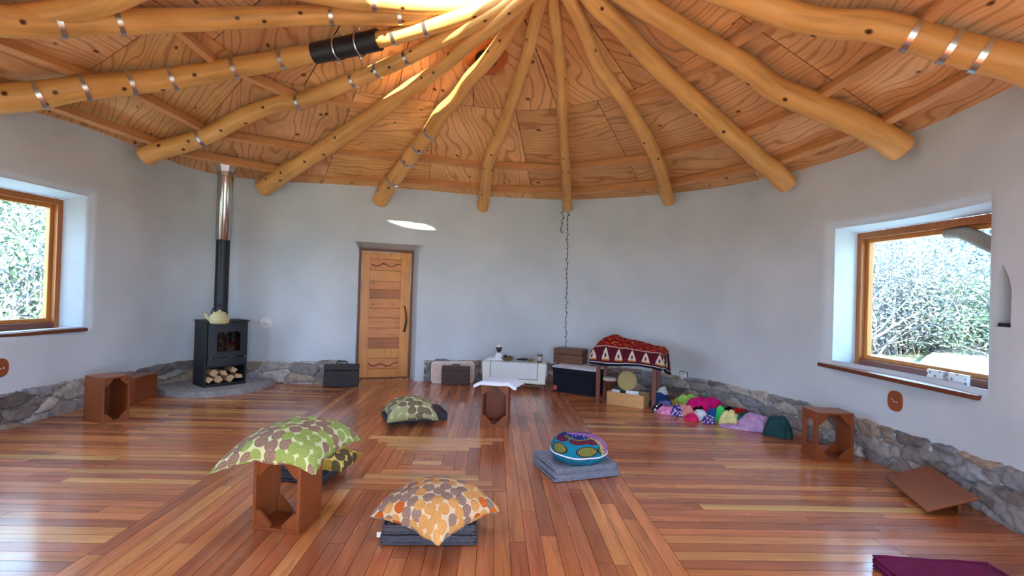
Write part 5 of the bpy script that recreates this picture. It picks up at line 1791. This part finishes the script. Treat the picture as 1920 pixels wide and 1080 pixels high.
SC = [  # crop centre x, foot y, width, height, colour, label, lift, depth
    (480, 262, 110, 95, (22, 84, 100), 'dark teal scarf at the back left of the scarf heap', 0, 0.8),
    (350, 290, 120, 75, (190, 176, 90), 'yellow and lilac scarf at the back left of the heap', 0, 0.8),
    (240, 305, 130, 80, (128, 124, 190), 'periwinkle scarf beside the right table leg', 0, 0.8),
    (165, 340, 110, 70, (28, 28, 36), 'black and white scarf at the left tip of the heap', 0, 0.7),
    (270, 385, 160, 95, (226, 140, 182), 'pale pink scarf at the front left of the heap', 0, 0.7),
    (560, 300, 270, 130, (166, 220, 110), 'lime green scarf stretched along the back of the heap', 0.02, 0.4),
    (390, 405, 120, 125, (84, 58, 130), 'purple and white tie-dyed scarf near the left of the heap', 0, 0.8),
    (1080, 390, 190, 95, (26, 20, 26), 'black scarf behind the bright green and cream scarves', 0, 0.7),
    (745, 385, 350, 190, (206, 26, 112), 'large magenta scarf on top of the heap', 0.01, 0.6),
    (510, 410, 170, 140, (226, 150, 140), 'peach and pale green scarf left of the magenta one', 0, 0.8),
    (690, 395, 190, 110, (30, 22, 30), 'black scarf in front of the magenta one', 0, 0.6),
    (590, 470, 130, 70, (214, 40, 96), 'small hot pink scarf at the front edge of the heap', 0, 0.7),
    (855, 470, 150, 140, (34, 84, 150), 'royal blue scarf in the middle of the heap', 0, 0.7),
    (690, 465, 140, 120, (206, 204, 214), 'balled white speckled scarf at the front of the heap', 0, 0.8),
    (800, 500, 130, 90, (112, 100, 160), 'purple and white patterned scarf at the front below the blue one', 0, 0.6),
    (955, 480, 140, 180, (60, 206, 100), 'bright green scarf right of the blue one', 0, 0.7),
    (1225, 400, 130, 70, (120, 124, 150), 'grey blue scarf at the back left of the red one', 0, 0.7),
    (1370, 430, 230, 120, (190, 24, 28), 'red scarf at the back right of the heap', 0, 0.5),
    (1540, 440, 190, 105, (92, 104, 92), 'grey green scarf against the stones behind the lilac one', 0, 0.5),
    (1075, 525, 190, 165, (226, 218, 146), 'cream yellow scarf right of the bright green one', 0, 0.7),
    (1220, 540, 150, 110, (30, 124, 140), 'teal scarf between the cream and lilac ones', 0, 0.7),
    (1170, 575, 290, 34, (186, 150, 184), 'flat mauve scarf trailing on the floor in front', 0, 0.25),
    (1430, 590, 320, 180, (184, 148, 186), 'large lilac scarf at the right of the heap', 0, 0.55),
    (1690, 672, 210, 260, (40, 72, 72), 'dark sea-green gauze scarf at the right end of the heap', 0, 0.6),
]
m_tie = make_dots('tie_dye', srgb(78, 50, 124), srgb(214, 206, 224), 38.0, 0.42, 0.9)
m_speck = make_dots('speckled', srgb(210, 208, 216), srgb(120, 116, 140), 60.0, 0.32, 0.9)
m_bw = make_dots('black_white', srgb(24, 24, 30), srgb(220, 220, 226), 26.0, 0.34, 0.9)
for k, (cx, cy, wd, hg, col, lb, lf, dp) in enumerate(SC):
    px, py = C6(cx, cy)
    mt = m_tie if 'tie-dyed' in lb or 'patterned' in lb else m_speck if 'speckled' in lb else m_bw if 'black and white' in lb else None
    crumple('scarf', lb, 'scarf', px, py, wd / 6.857, hg / 6.857, srgb(*col), 3.1 * k + 1, rot=0.25 * ((k * 7) % 5 - 2) * 0.3, lift=lf, depth=dp, mat=mt)
px, py = C6(190, 262)
crumple('cloth_bag', 'stuffed navy blue cloth bag behind the right table leg', 'bag', px, py + 3, 30, 24, srgb(38, 62, 110), 77.0, group=None, depth=0.7)
crumple('cloth_bag', 'white cloth bundle on top of the navy bag by the table', 'bundle', px + 1, py + 2, 20, 33, srgb(206, 204, 206), 78.0, group=None, depth=0.5, margin=0.11)

# ------------------------------------------------------------------ white sheet over the middle stool
loc, rz, w = STOOL
def stool_cloth():
    b = MB(); h = 0.455
    hx, hy = w / 2, 0.14
    def f(u, v):
        x = (2 * u - 1) * (hx + 0.085); y = (2 * v - 1) * (hy + 0.035)
        ex = max(0, abs(x) - hx - 0.004); ey = max(0, abs(y) - hy - 0.004)
        z = 0.004 - 0.55 * ex - 1.0 * ey + 0.008 * math.sin(x * 26) * (ex * 12) + 0.004 * noise.noise(Vector((x * 9, y * 9, 4)))
        return Vector((x + 0.012 * math.sin(y * 11), y + 0.012 * math.sin(x * 9), max(z, -0.06) + 0.002))
    b.grid(f, 36, 28)
    o = b.build('stool_cloth', m_whitecloth, smooth=True)
    o.modifiers.new('s', 'SOLIDIFY').thickness = 0.006
    o.location = (loc.x + 0.03, loc.y, h + 0.006); o.rotation_euler = (0, 0, rz - R(6))
    tag(o, 'white cloth laid flat over the stool crate in the middle of the room', 'cloth')
stool_cloth()

# ------------------------------------------------------------------ tilted kneeling bench at the right
def bench():
    p0, p1 = fl(1665, 900, 0.03), fl(1745, 966, 0.03)
    q0, q1 = fl(1735, 870, 0.16), fl(1826, 927, 0.16)
    c = (p0 + p1 + q0 + q1) / 4
    ex = (p1 - p0).normalized(); ey = (q0 - p0); ey = (ey - ex * ey.dot(ex)).normalized(); ez = ex.cross(ey)
    if ez.z < 0: ez = -ez
    M = Matrix((ex, ey, ez)).transposed()
    root = thing('bench_board', 'square-edged wooden bench board tilted against the stones at the right wall', 'bench', (0, 0, 0))
    Lx, Ly = (p1 - p0).length, (q0 - p0).dot(ey)
    b = MB(); b.box((0, 0, 0), (Lx, Ly, 0.022), bevel=0.009, seg=3)
    o = b.build('seat_board', wood('bench_wood', srgb(142, 82, 48), 0, 5, 0.4, 0.45), root); o.matrix_world = Matrix.Translation(c) @ M.to_4x4()
    b = MB(); b.box((0.0, -Ly / 2 + 0.03, -0.02), (Lx * 0.6, 0.02, 0.02), bevel=0.003)
    o = b.build('edge_batten', m_crate, root); o.matrix_world = Matrix.Translation(c) @ M.to_4x4()
    hq = c + ey * (Ly / 2 - 0.05)
    b = MB(); zt = hq.z - 0.02
    b.box((0, 0, zt / 2), (Lx * 0.62, 0.02, zt), bevel=0.003)
    o = b.build('leg', m_crate, root); o.location = (hq.x, hq.y, 0); o.rotation_euler = (0, 0, math.atan2(ex.y, ex.x))
bench()
# ------------------------------------------------------------------ plum mat at the bottom edge
A, B = fl(1636, 1064), fl(1800, 1074)
d = (B - A).normalized()
loc = A + d * 0.30 - Vector((-d.y, d.x, 0)) * 0.22
m_plum = make_cloth('plum_cotton', srgb(112, 34, 74), 24, 0.3)
mat_pad('plum coloured floor mat cut off by the bottom right edge', m_plum, loc, math.atan2(d.y, d.x), 0.60, 0.44, [(0.03, 0, 0, 1.0), (0.03, 0, 0.01, 0.99)], group=None)

# ================================================================== ON THE WALLS
def wall_frame(px, py, off=0.0):
    P = wall_hit(px, py, -off)
    th = th_of(P)
    a, b = wall_xy(th - 0.01), wall_xy(th + 0.01)
    t = (a - b).normalized()            # to the right as seen from inside
    n = Vector((-t.y, t.x, 0))
    if n.dot(CEN - P) < 0: n = -n
    # local x right, y = into the wall, z up
    return P, math.atan2(t.y, t.x)
MXr = Matrix.Rotation(PI / 2, 4, 'X')
def oval_plate(name, label, px, py, rx, rz_, screws=True):
    P, rz = wall_frame(px, py)
    root = thing(name, label, 'outlet cover', P, rz)
    b = MB(); n = 40
    sup = lambda a, e: math.copysign(abs(a) ** e, a)
    poly = [(rx * sup(math.cos(2 * PI * i / n), 0.8), rz_ * sup(math.sin(2 * PI * i / n), 0.8)) for i in range(n)]
    b.prism(poly, -0.012, 0.016, MXr); b.build('wooden_plate', wood('plate_wood', srgb(150, 78, 40), 0, 6, 0.3, 0.4), root, bevel=0.005)
    if screws:
        b = MB()
        for x, z in ((-0.022, 0.012), (0.026, -0.004), (-0.004, -0.006)):
            b.lathe([(0.008, 0.015), (0.008, 0.022), (0.004, 0.025), (0, 0.025)], 10, Matrix.Translation((x, 0, z)) @ MXr)
        b.build('socket_pins', m_steel, root)
    return root
oval_plate('wooden_outlet_cover', 'oval wooden outlet cover on the wall under the right window', 1680, 752, 0.074, 0.088)
oval_plate('wooden_outlet_cover', 'oval wooden outlet cover at the left edge below the window', -2, 690, 0.075, 0.088)
P, rz = wall_frame(499, 605)
root = thing('wall_socket', 'round white wall socket beside the stove', 'socket', P, rz)
b = MB(); b.lathe([(0.085, 0.008), (0.078, 0.016), (0.066, 0.016), (0.060, 0.004), (0.0, 0.004)], 32, MXr @ Matrix.Rotation(0, 4, 'X'))
b.build('rim', m_white, root, smooth=True, autosmooth=40)
b = MB(); b.box((0.004, -0.012, -0.01), (0.075, 0.02, 0.055), bevel=0.006); b.build('socket_insert', m_white, root)
b = MB()
for x in (-0.012, 0.014): b.box((x, -0.0225, -0.008), (0.006, 0.004, 0.012))
b.build('pin_slot', m_flue, root)
P, rz = wall_frame(1282, 704)
root = thing('wall_socket', 'small square white wall socket right of the red cloth table', 'socket', P, rz)
b = MB(); b.box((0, -0.006, 0), (0.115, 0.02, 0.095), bevel=0.005); b.build('face_plate', m_white, root)
b = MB()
for z in (-0.018, 0.018): b.box((0, -0.017, z), (0.07, 0.004, 0.006))
b.build('pin_slot', plain('grey_slot', srgb(150, 150, 156), 0.5), root)
b = MB()
for c, s in (((0, -0.004, 0.053), (0.125, 0.012, 0.008)), ((-0.061, -0.004, 0.0), (0.007, 0.012, 0.1)), ((0.061, -0.004, 0), (0.007, 0.012, 0.1))): b.box(c, s)
b.build('dark_surround', m_flue, root)
# fairy lights
def lights():
    root = thing('fairy_lights', 'thin dark string of fairy lights hanging down the far wall', 'fairy lights', wall_hit(1062, 380, -0.02))
    o0 = root.location.copy()
    rnd = random.Random(9)
    def strand(x0, y0, x1, y1, n, amp):
        pts = []
        for i in range(n + 1):
            s = i / n
            P = wall_hit(x0 + (x1 - x0) * s + amp * (rnd.random() - 0.5), y0 + (y1 - y0) * s, -0.018)
            pts.append(P - o0)
        return pts
    A = strand(1065, 376, 1061, 650, 60, 3.0)
    Bs = strand(1057, 378, 1052, 434, 16, 4.0)
    Bs += [Bs[-1] + Vector((0.02, 0, -0.02)), Bs[-1] + Vector((0.04, 0, -0.01))]
    b = MB(); b.tube(A, 0.0045, 6); b.tube(Bs, 0.0045, 6); b.build('wire', m_flue, root)
    bb = MB(); bb.lathe([(0, 0), (0.005, 0.003), (0.006, 0.014), (0.003, 0.022), (0, 0.024)], 8)
    first = None
    for k, p in enumerate(A[2::2] + Bs[3::3]):
        side = -1 if k % 2 else 1
        if first is None:
            first = bb.build('bulb', m_flue, root, smooth=True); ob = first
        else:
            ob = first.copy(); COL.objects.link(ob); ob.parent = root
        ob.location = p; ob.rotation_euler = (0, side * 1.2, 0)
lights()
# what lies in the pointed niche
P = op_niche.mid + op_niche.n * 0.06; P.z = op_niche.z0 + 0.012
ang = math.atan2(op_niche.t.y, op_niche.t.x)
b = MB(); b.box((0, 0, 0.012), (op_niche.w * 0.72, 0.09, 0.024), bevel=0.004); o = b.build('slate_slab', m_flue)
o.location = P; o.rotation_euler = (0, 0, ang); tag(o, 'black slate slab on the floor of the pointed wall niche', 'slate slab')
b = MB(); b.lathe([(0, 0), (0.022, 0.004), (0.026, 0.018), (0.016, 0.032), (0, 0.034)], 14, Matrix.Scale(1, 4)); o = b.build('shell', plain('shell', srgb(196, 176, 130), 0.5), smooth=True)
o.location = P - op_niche.t * (op_niche.w * 0.2) + Vector((0, 0, 0.024)); tag(o, 'small cream seashell on the slate slab in the pointed niche', 'shell')
# tiles on the right sill
TL = Mat('painted_tile', rough=0.3)
vo = TL.n('TexVoronoi', Vector=TL.coord('Object'), Scale=26.0)
nv = TL.n('TexNoise', Vector=TL.coord('Object'), Scale=30.0)
TL.set('Base Color', TL.mix(TL.math('LESS_THAN', vo, 0.28), srgb(214, 212, 206), TL.mix(TL.math('GREATER_THAN', nv, 0.5), srgb(140, 92, 66), srgb(124, 124, 146))))
for k, (px, lb) in enumerate(((1761, 'white painted tile with brown flowers, left one on the right window sill'), (1793, 'white painted tile with a brown scroll, right one on the right window sill'))):
    u, z = on_plane(op_right, px, 704 + k * 4, -0.06)
    Q = op_right.O - op_right.n * 0.06 + op_right.t * u
    wdt = 31 / FPX * (Q - CAM_POS).length / abs(op_right.t.dot(Vector((math.cos(0.72), -math.sin(0.72), 0)))) 
    b = MB(); b.box((0, 0, 0.045), (min(0.2, wdt), 0.03, 0.09), bevel=0.004)
    o = b.build('painted_tile', TL.m); o.location = (Q.x, Q.y, op_right.zf0 + 0.001); o.rotation_euler = (R(0), 0, math.atan2(op_right.t.y, op_right.t.x))
    tag(o, lb, 'tile')
# vent in the ceiling
def vent():
    loc, nor, th, t = ceil_hit(912, 106)
    up = (ceil_pt(th, t + 0.02) - ceil_pt(th, t - 0.02)).normalized()
    n = nor.normalized(); x = up.cross(n).normalized()
    M = Matrix((x, up, n)).transposed()
    root = thing('ceiling_vent', 'round black vent in an orange plywood frame on the ceiling', 'vent')
    root.matrix_world = Matrix.Translation(loc + n * 0.004) @ M.to_4x4()
    b = MB()
    k = 32
    R1, R0 = 0.24, 0.125
    def rect(i):
        a = 2 * PI * i / k + PI / k
        c, s = math.cos(a), math.sin(a); m = max(abs(c), abs(s), (abs(c) + abs(s)) / 1.25)
        return R1 * c / m, R1 * s / m
    vs, fs = [], []
    for i in range(k):
        X, Y = rect(i); a = 2 * PI * i / k + PI / k
        vs += [(X, Y, 0), (X, Y, 0.03), (R0 * math.cos(a), R0 * math.sin(a), 0.03), (R0 * math.cos(a), R0 * math.sin(a), 0)]
    for i in range(k):
        j = (i + 1) % k
        for q in range(4): fs.append([i * 4 + q, i * 4 + (q + 1) % 4, j * 4 + (q + 1) % 4, j * 4 + q])
    b.add(vs, fs); b.build('vent_frame', wood('vent_wood', srgb(188, 104, 44), 0, 4, 0.35, 0.5), root)
    b = MB(); b.lathe([(0.122, 0.045), (0.095, 0.045), (0.09, 0.004), (0.0, 0.004)], 32, cap=False); b.lathe([(0.122, 0.0), (0.122, 0.045)], 32, cap=False); b.build('vent_collar', m_flue, root, smooth=True, autosmooth=40)
vent()

# ================================================================== OUTSIDE THE WINDOWS
GZ = -0.35
def build_outside():
    G = Mat('pale_grass', rough=0.9, spec=0.1)
    n1 = G.n('TexNoise', Vector=G.coord('Object'), Scale=2.5, Detail=6.0)
    G.set('Base Color', G.ramp(n1, [(0.35, srgb(122, 136, 100)), (0.6, srgb(160, 160, 140))]))
    b = MB()
    def f(u, v):
        th = 2 * PI * u; r = 5.4 + 75 * v ** 1.6
        return Vector((CEN.x + r * math.cos(th), CEN.y + r * math.sin(th), GZ + 0.5 * v * noise.noise(Vector((math.cos(th) * 4 * v, math.sin(th) * 4 * v, 1))) + 0.02 * max(0, r - 8)))
    b.grid(f, 96, 24, closed_u=True)
    tag(b.build('ground', G.m, smooth=True), 'pale grassy ground outside', 'ground', kind='structure')
    PT = Mat('gravel_path', rough=0.95, spec=0.1)
    n2 = PT.n('TexNoise', Vector=PT.coord('Object'), Scale=30.0, Detail=5.0)
    PT.set('Base Color', PT.ramp(n2, [(0.3, srgb(176, 170, 156)), (0.7, srgb(206, 200, 188))]))
    b = MB()
    C_ = catmull([(6.0, 3.0, 0), (8.5, 7.0, 0), (11.5, 11.5, 0), (17, 16.5, 0), (25, 22, 0)], 8)
    def hz(x, y):
        r = math.hypot(x - CEN.x, y - CEN.y); return GZ + 0.02 * max(0, r - 8) + 0.10
    vs, fs = [], []
    for i, p in enumerate(C_):
        t = (C_[min(i + 1, len(C_) - 1)] - C_[max(i - 1, 0)]).normalized(); s = Vector((-t.y, t.x, 0))
        for k in (-1.0, 1.0):
            q = p + s * k * 1.1; vs.append((q.x, q.y, hz(q.x, q.y)))
    for i in range(len(C_) - 1): fs.append([2 * i, 2 * i + 1, 2 * i + 3, 2 * i + 2])
    b.add(vs, fs)
    tag(b.build('path', PT.m), 'pale gravel path outside the right window', 'path', kind='structure')
build_outside()
def far_woods(name, label, px0, px1, dist, h, c, seed):
    M = Mat(name + '_foliage', rough=0.95, spec=0.05)
    n1 = M.n('TexNoise', Vector=M.coord('Object'), Scale=1.3, Detail=8.0, Roughness=0.7)
    M.set('Base Color', M.ramp(n1, [(0.3, lum(c, 0.65)), (0.55, c), (0.75, lum(c, 1.3))])); M.bump(n1, 1.0, 0.4)
    b = MB()
    gz = GZ + 0.02 * dist
    def f(u, v):
        d = ray(px0 + (px1 - px0) * u, 560); k = 1 / math.hypot(d.x, d.y)
        hh = h * (1 + 0.35 * noise.noise(Vector((u * 5 + seed, 0, 0))) + 0.12 * noise.noise(Vector((u * 23 + seed, 1, 0))))
        r = dist + 3.0 * math.sin(PI * v) * -0.6 + 3.5 * v + 0.9 * noise.noise(Vector((u * 26, v * 7, seed))) + 0.4 * noise.noise(Vector((u * 70, v * 20, seed)))
        return Vector((d.x * k * r, d.y * k * r, gz - 0.3 + hh * math.sin(v * PI / 2)))
    b.grid(f, 160, 36)
    o = b.build(name, M.m, smooth=True)
    return tag(o, label, 'woodland', kind='stuff')
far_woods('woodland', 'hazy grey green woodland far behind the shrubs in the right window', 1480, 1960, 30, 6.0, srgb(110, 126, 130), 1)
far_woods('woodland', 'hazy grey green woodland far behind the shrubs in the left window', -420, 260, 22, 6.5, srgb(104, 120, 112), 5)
m_bark = plain('grey_bark', srgb(124, 122, 120), 0.9, nscale=12)
def leafmat(name, c):
    M = Mat(name, rough=0.8, spec=0.2)
    n1 = M.n('TexNoise', Vector=M.coord('Object'), Scale=1.6, Detail=3.0)
    M.set('Base Color', M.ramp(n1, [(0.3, lum(c, 0.6)), (0.7, lum(c, 1.35))]))
    return M.m
L_grey = leafmat('grey_green_leaves', srgb(120, 130, 130))
L_green = leafmat('green_leaves', srgb(98, 120, 90))
L_pine = leafmat('pine_needles', srgb(86, 110, 116))
def shrub(name, label, cat, x, y, r, h, nleaf, ntwig, lmat, seed, leaf=0.05, group='shrubs beyond the windows', crown0=0.0, lean=1.0, jit=0.4):
    rnd = random.Random(seed)
    gz = GZ + 0.02 * max(0, math.hypot(x - CEN.x, y - CEN.y) - 8)
    root = thing(name, label, cat, (x, y, gz - 0.08), 0, group)
    b = MB()
    ends = []
    for k in range(ntwig):
        a = rnd.uniform(0, 2 * PI); ln = rnd.uniform(0.1, 1.0) * lean
        p = Vector((rnd.uniform(-0.3, 0.3) * r, rnd.uniform(-0.3, 0.3) * r, 0.0)); d = Vector((math.cos(a) * ln, math.sin(a) * ln, 1.0)).normalized()
        pts = [p.copy()]; n = 9; L = h * rnd.uniform(0.7, 1.15) / n
        for i in range(n):
            d = (d + Vector((rnd.uniform(-jit, jit), rnd.uniform(-jit, jit), rnd.uniform(-0.25, 0.12)))).normalized()
            p = p + d * L; p.z = max(0.05, p.z)
            hr = math.hypot(p.x, p.y)
            if hr > r: p.x *= r / hr; p.y *= r / hr
            pts.append(p.copy())
        w = rnd.uniform(0.010, 0.026) * h / 3
        b.tube(pts, [w * (1 - 0.85 * i / n) for i in range(n + 1)], 5, cap=False)
        ends += pts[3:]
    b.build('branches', m_bark, root)
    if nleaf:
        b = MB(); vs, fs = [], []
        for k in range(nleaf):
            c = rnd.choice(ends)
            q = c + Vector((rnd.gauss(0, 0.22), rnd.gauss(0, 0.22), rnd.gauss(0, 0.18))) * (h / 3)
            if q.z < crown0 or q.z < 0.05 or math.hypot(q.x, q.y) > r * 1.2: continue
            s = leaf * rnd.uniform(0.6, 1.5)
            u = Vector((rnd.gauss(0, 1), rnd.gauss(0, 1), rnd.gauss(0, 1))).normalized(); v = u.orthogonal().normalized()
            i = len(vs)
            vs += [q - u * s, q + v * s * 0.45, q + u * s, q - v * s * 0.45]
            fs.append([i, i + 1, i + 2, i + 3])
        b.add(vs, fs); b.build('foliage', lmat, root, fix=False)
    return root
def dirpt(px, dist):
    d = ray(px, 560); k = dist / math.hypot(d.x, d.y)
    return d.x * k, d.y * k
# through the right window
x, y = dirpt(1660, 21); shrub('bare_shrub', 'tall tangled grey shrub at the left of the right window view', 'shrub', x, y, 2.6, 6.0, 10400, 80, L_grey, 1, 0.051)
x, y = dirpt(1722, 22.5); shrub('bare_shrub', 'half bare arching shrub in the middle of the right window view', 'shrub', x, y, 2.6, 5.4, 7600, 90, L_grey, 2, 0.051)
x, y = dirpt(1800, 25); shrub('pine_tree', 'blue green pine tree behind the shrubs in the right window view', 'tree', x, y, 2.4, 6.2, 16000, 60, L_pine, 3, 0.060, 'trees beyond the windows')
x, y = dirpt(1832, 23); shrub('leafy_shrub', 'leafy green shrub at the right edge of the right window view', 'shrub', x, y, 1.6, 3.2, 10000, 40, L_green, 4, 0.048)
x, y = dirpt(1600, 20); shrub('bare_shrub', 'grey shrub hidden partly by the right window frame', 'shrub', x, y, 2.4, 5.4, 8400, 60, L_grey, 5, 0.054)
x, y = dirpt(1880, 21); shrub('leafy_shrub', 'green shrub behind the wall beyond the right window', 'shrub', x, y, 2.2, 4.0, 8400, 40, L_green, 6, 0.054)
# through the left window
x, y = dirpt(30, 11.0); shrub('bare_shrub', 'bare arching shrub in the middle of the left window view', 'shrub', x, y, 1.8, 4.0, 4800, 80, L_grey, 7, 0.036)
x, y = dirpt(92, 12.5); shrub('leafy_shrub', 'leafy green shrub at the right of the left window view', 'shrub', x, y, 1.7, 4.4, 11200, 50, L_green, 8, 0.042)
x, y = dirpt(-60, 12.5); shrub('leafy_shrub', 'leafy green shrub beyond the left edge of the left window', 'shrub', x, y, 2.0, 4.4, 8400, 50, L_green, 9, 0.042)
x, y = dirpt(45, 9.6); shrub('low_bush', 'low bright green bush under the left window', 'bush', x, y, 1.3, 1.3, 10400, 40, L_green, 10, 0.030)
x, y = dirpt(120, 16); shrub('bare_shrub', 'grey shrub behind the leafy one in the left window view', 'shrub', x, y, 2.0, 5.0, 8400, 60, L_grey, 11, 0.048)
# weathered rafter end outside the right window
b = MB()
P0, P1 = at_depth(1778, 436, 5.6), at_depth(1870, 462, 5.2)
b.tube(catmull([P0, P0.lerp(P1, 0.4) + Vector((0, 0, 0.03)), P1, P1 + (P1 - P0) * 0.8], 5), [0.05] * 5 + [0.06] * 5 + [0.065] * 6, 12, wob=0.2, seed=2)
tag(b.build('weathered_rafter', wood('weathered_log', srgb(150, 146, 138), 0, 5, 0.4, 0.8), smooth=True, autosmooth=50), 'weathered grey log end under the eave outside the right window', 'rafter')
# unseen tree and posted roof, added to keep low sun out of the room
shrub('sun_block_tree', 'unseen tree added outside the right wall to block the low sun', 'tree', 5.55, -0.35, 1.0, 6.4, 9000, 46, L_pine, 20, 0.17, 'trees beyond the windows', crown0=2.6, lean=0.12, jit=0.16)
b = MB()
b.box((0.2, -1.92, 2.52), (5.2, 2.3, 0.08))  # roof slab added out of view to hold back the sun
root = thing('sun_blocker', 'unseen roof added outside the entrance to block the low sun', 'sun_blocker')
b.build('sun_blocker_roof', m_batten, root)
for x in (-2.2, 2.6):
    b = MB(); b.tube([(x, -2.9, GZ), (x, -2.9, 2.48)], 0.09, 12); b.build('post', m_log, root, smooth=True, autosmooth=60)
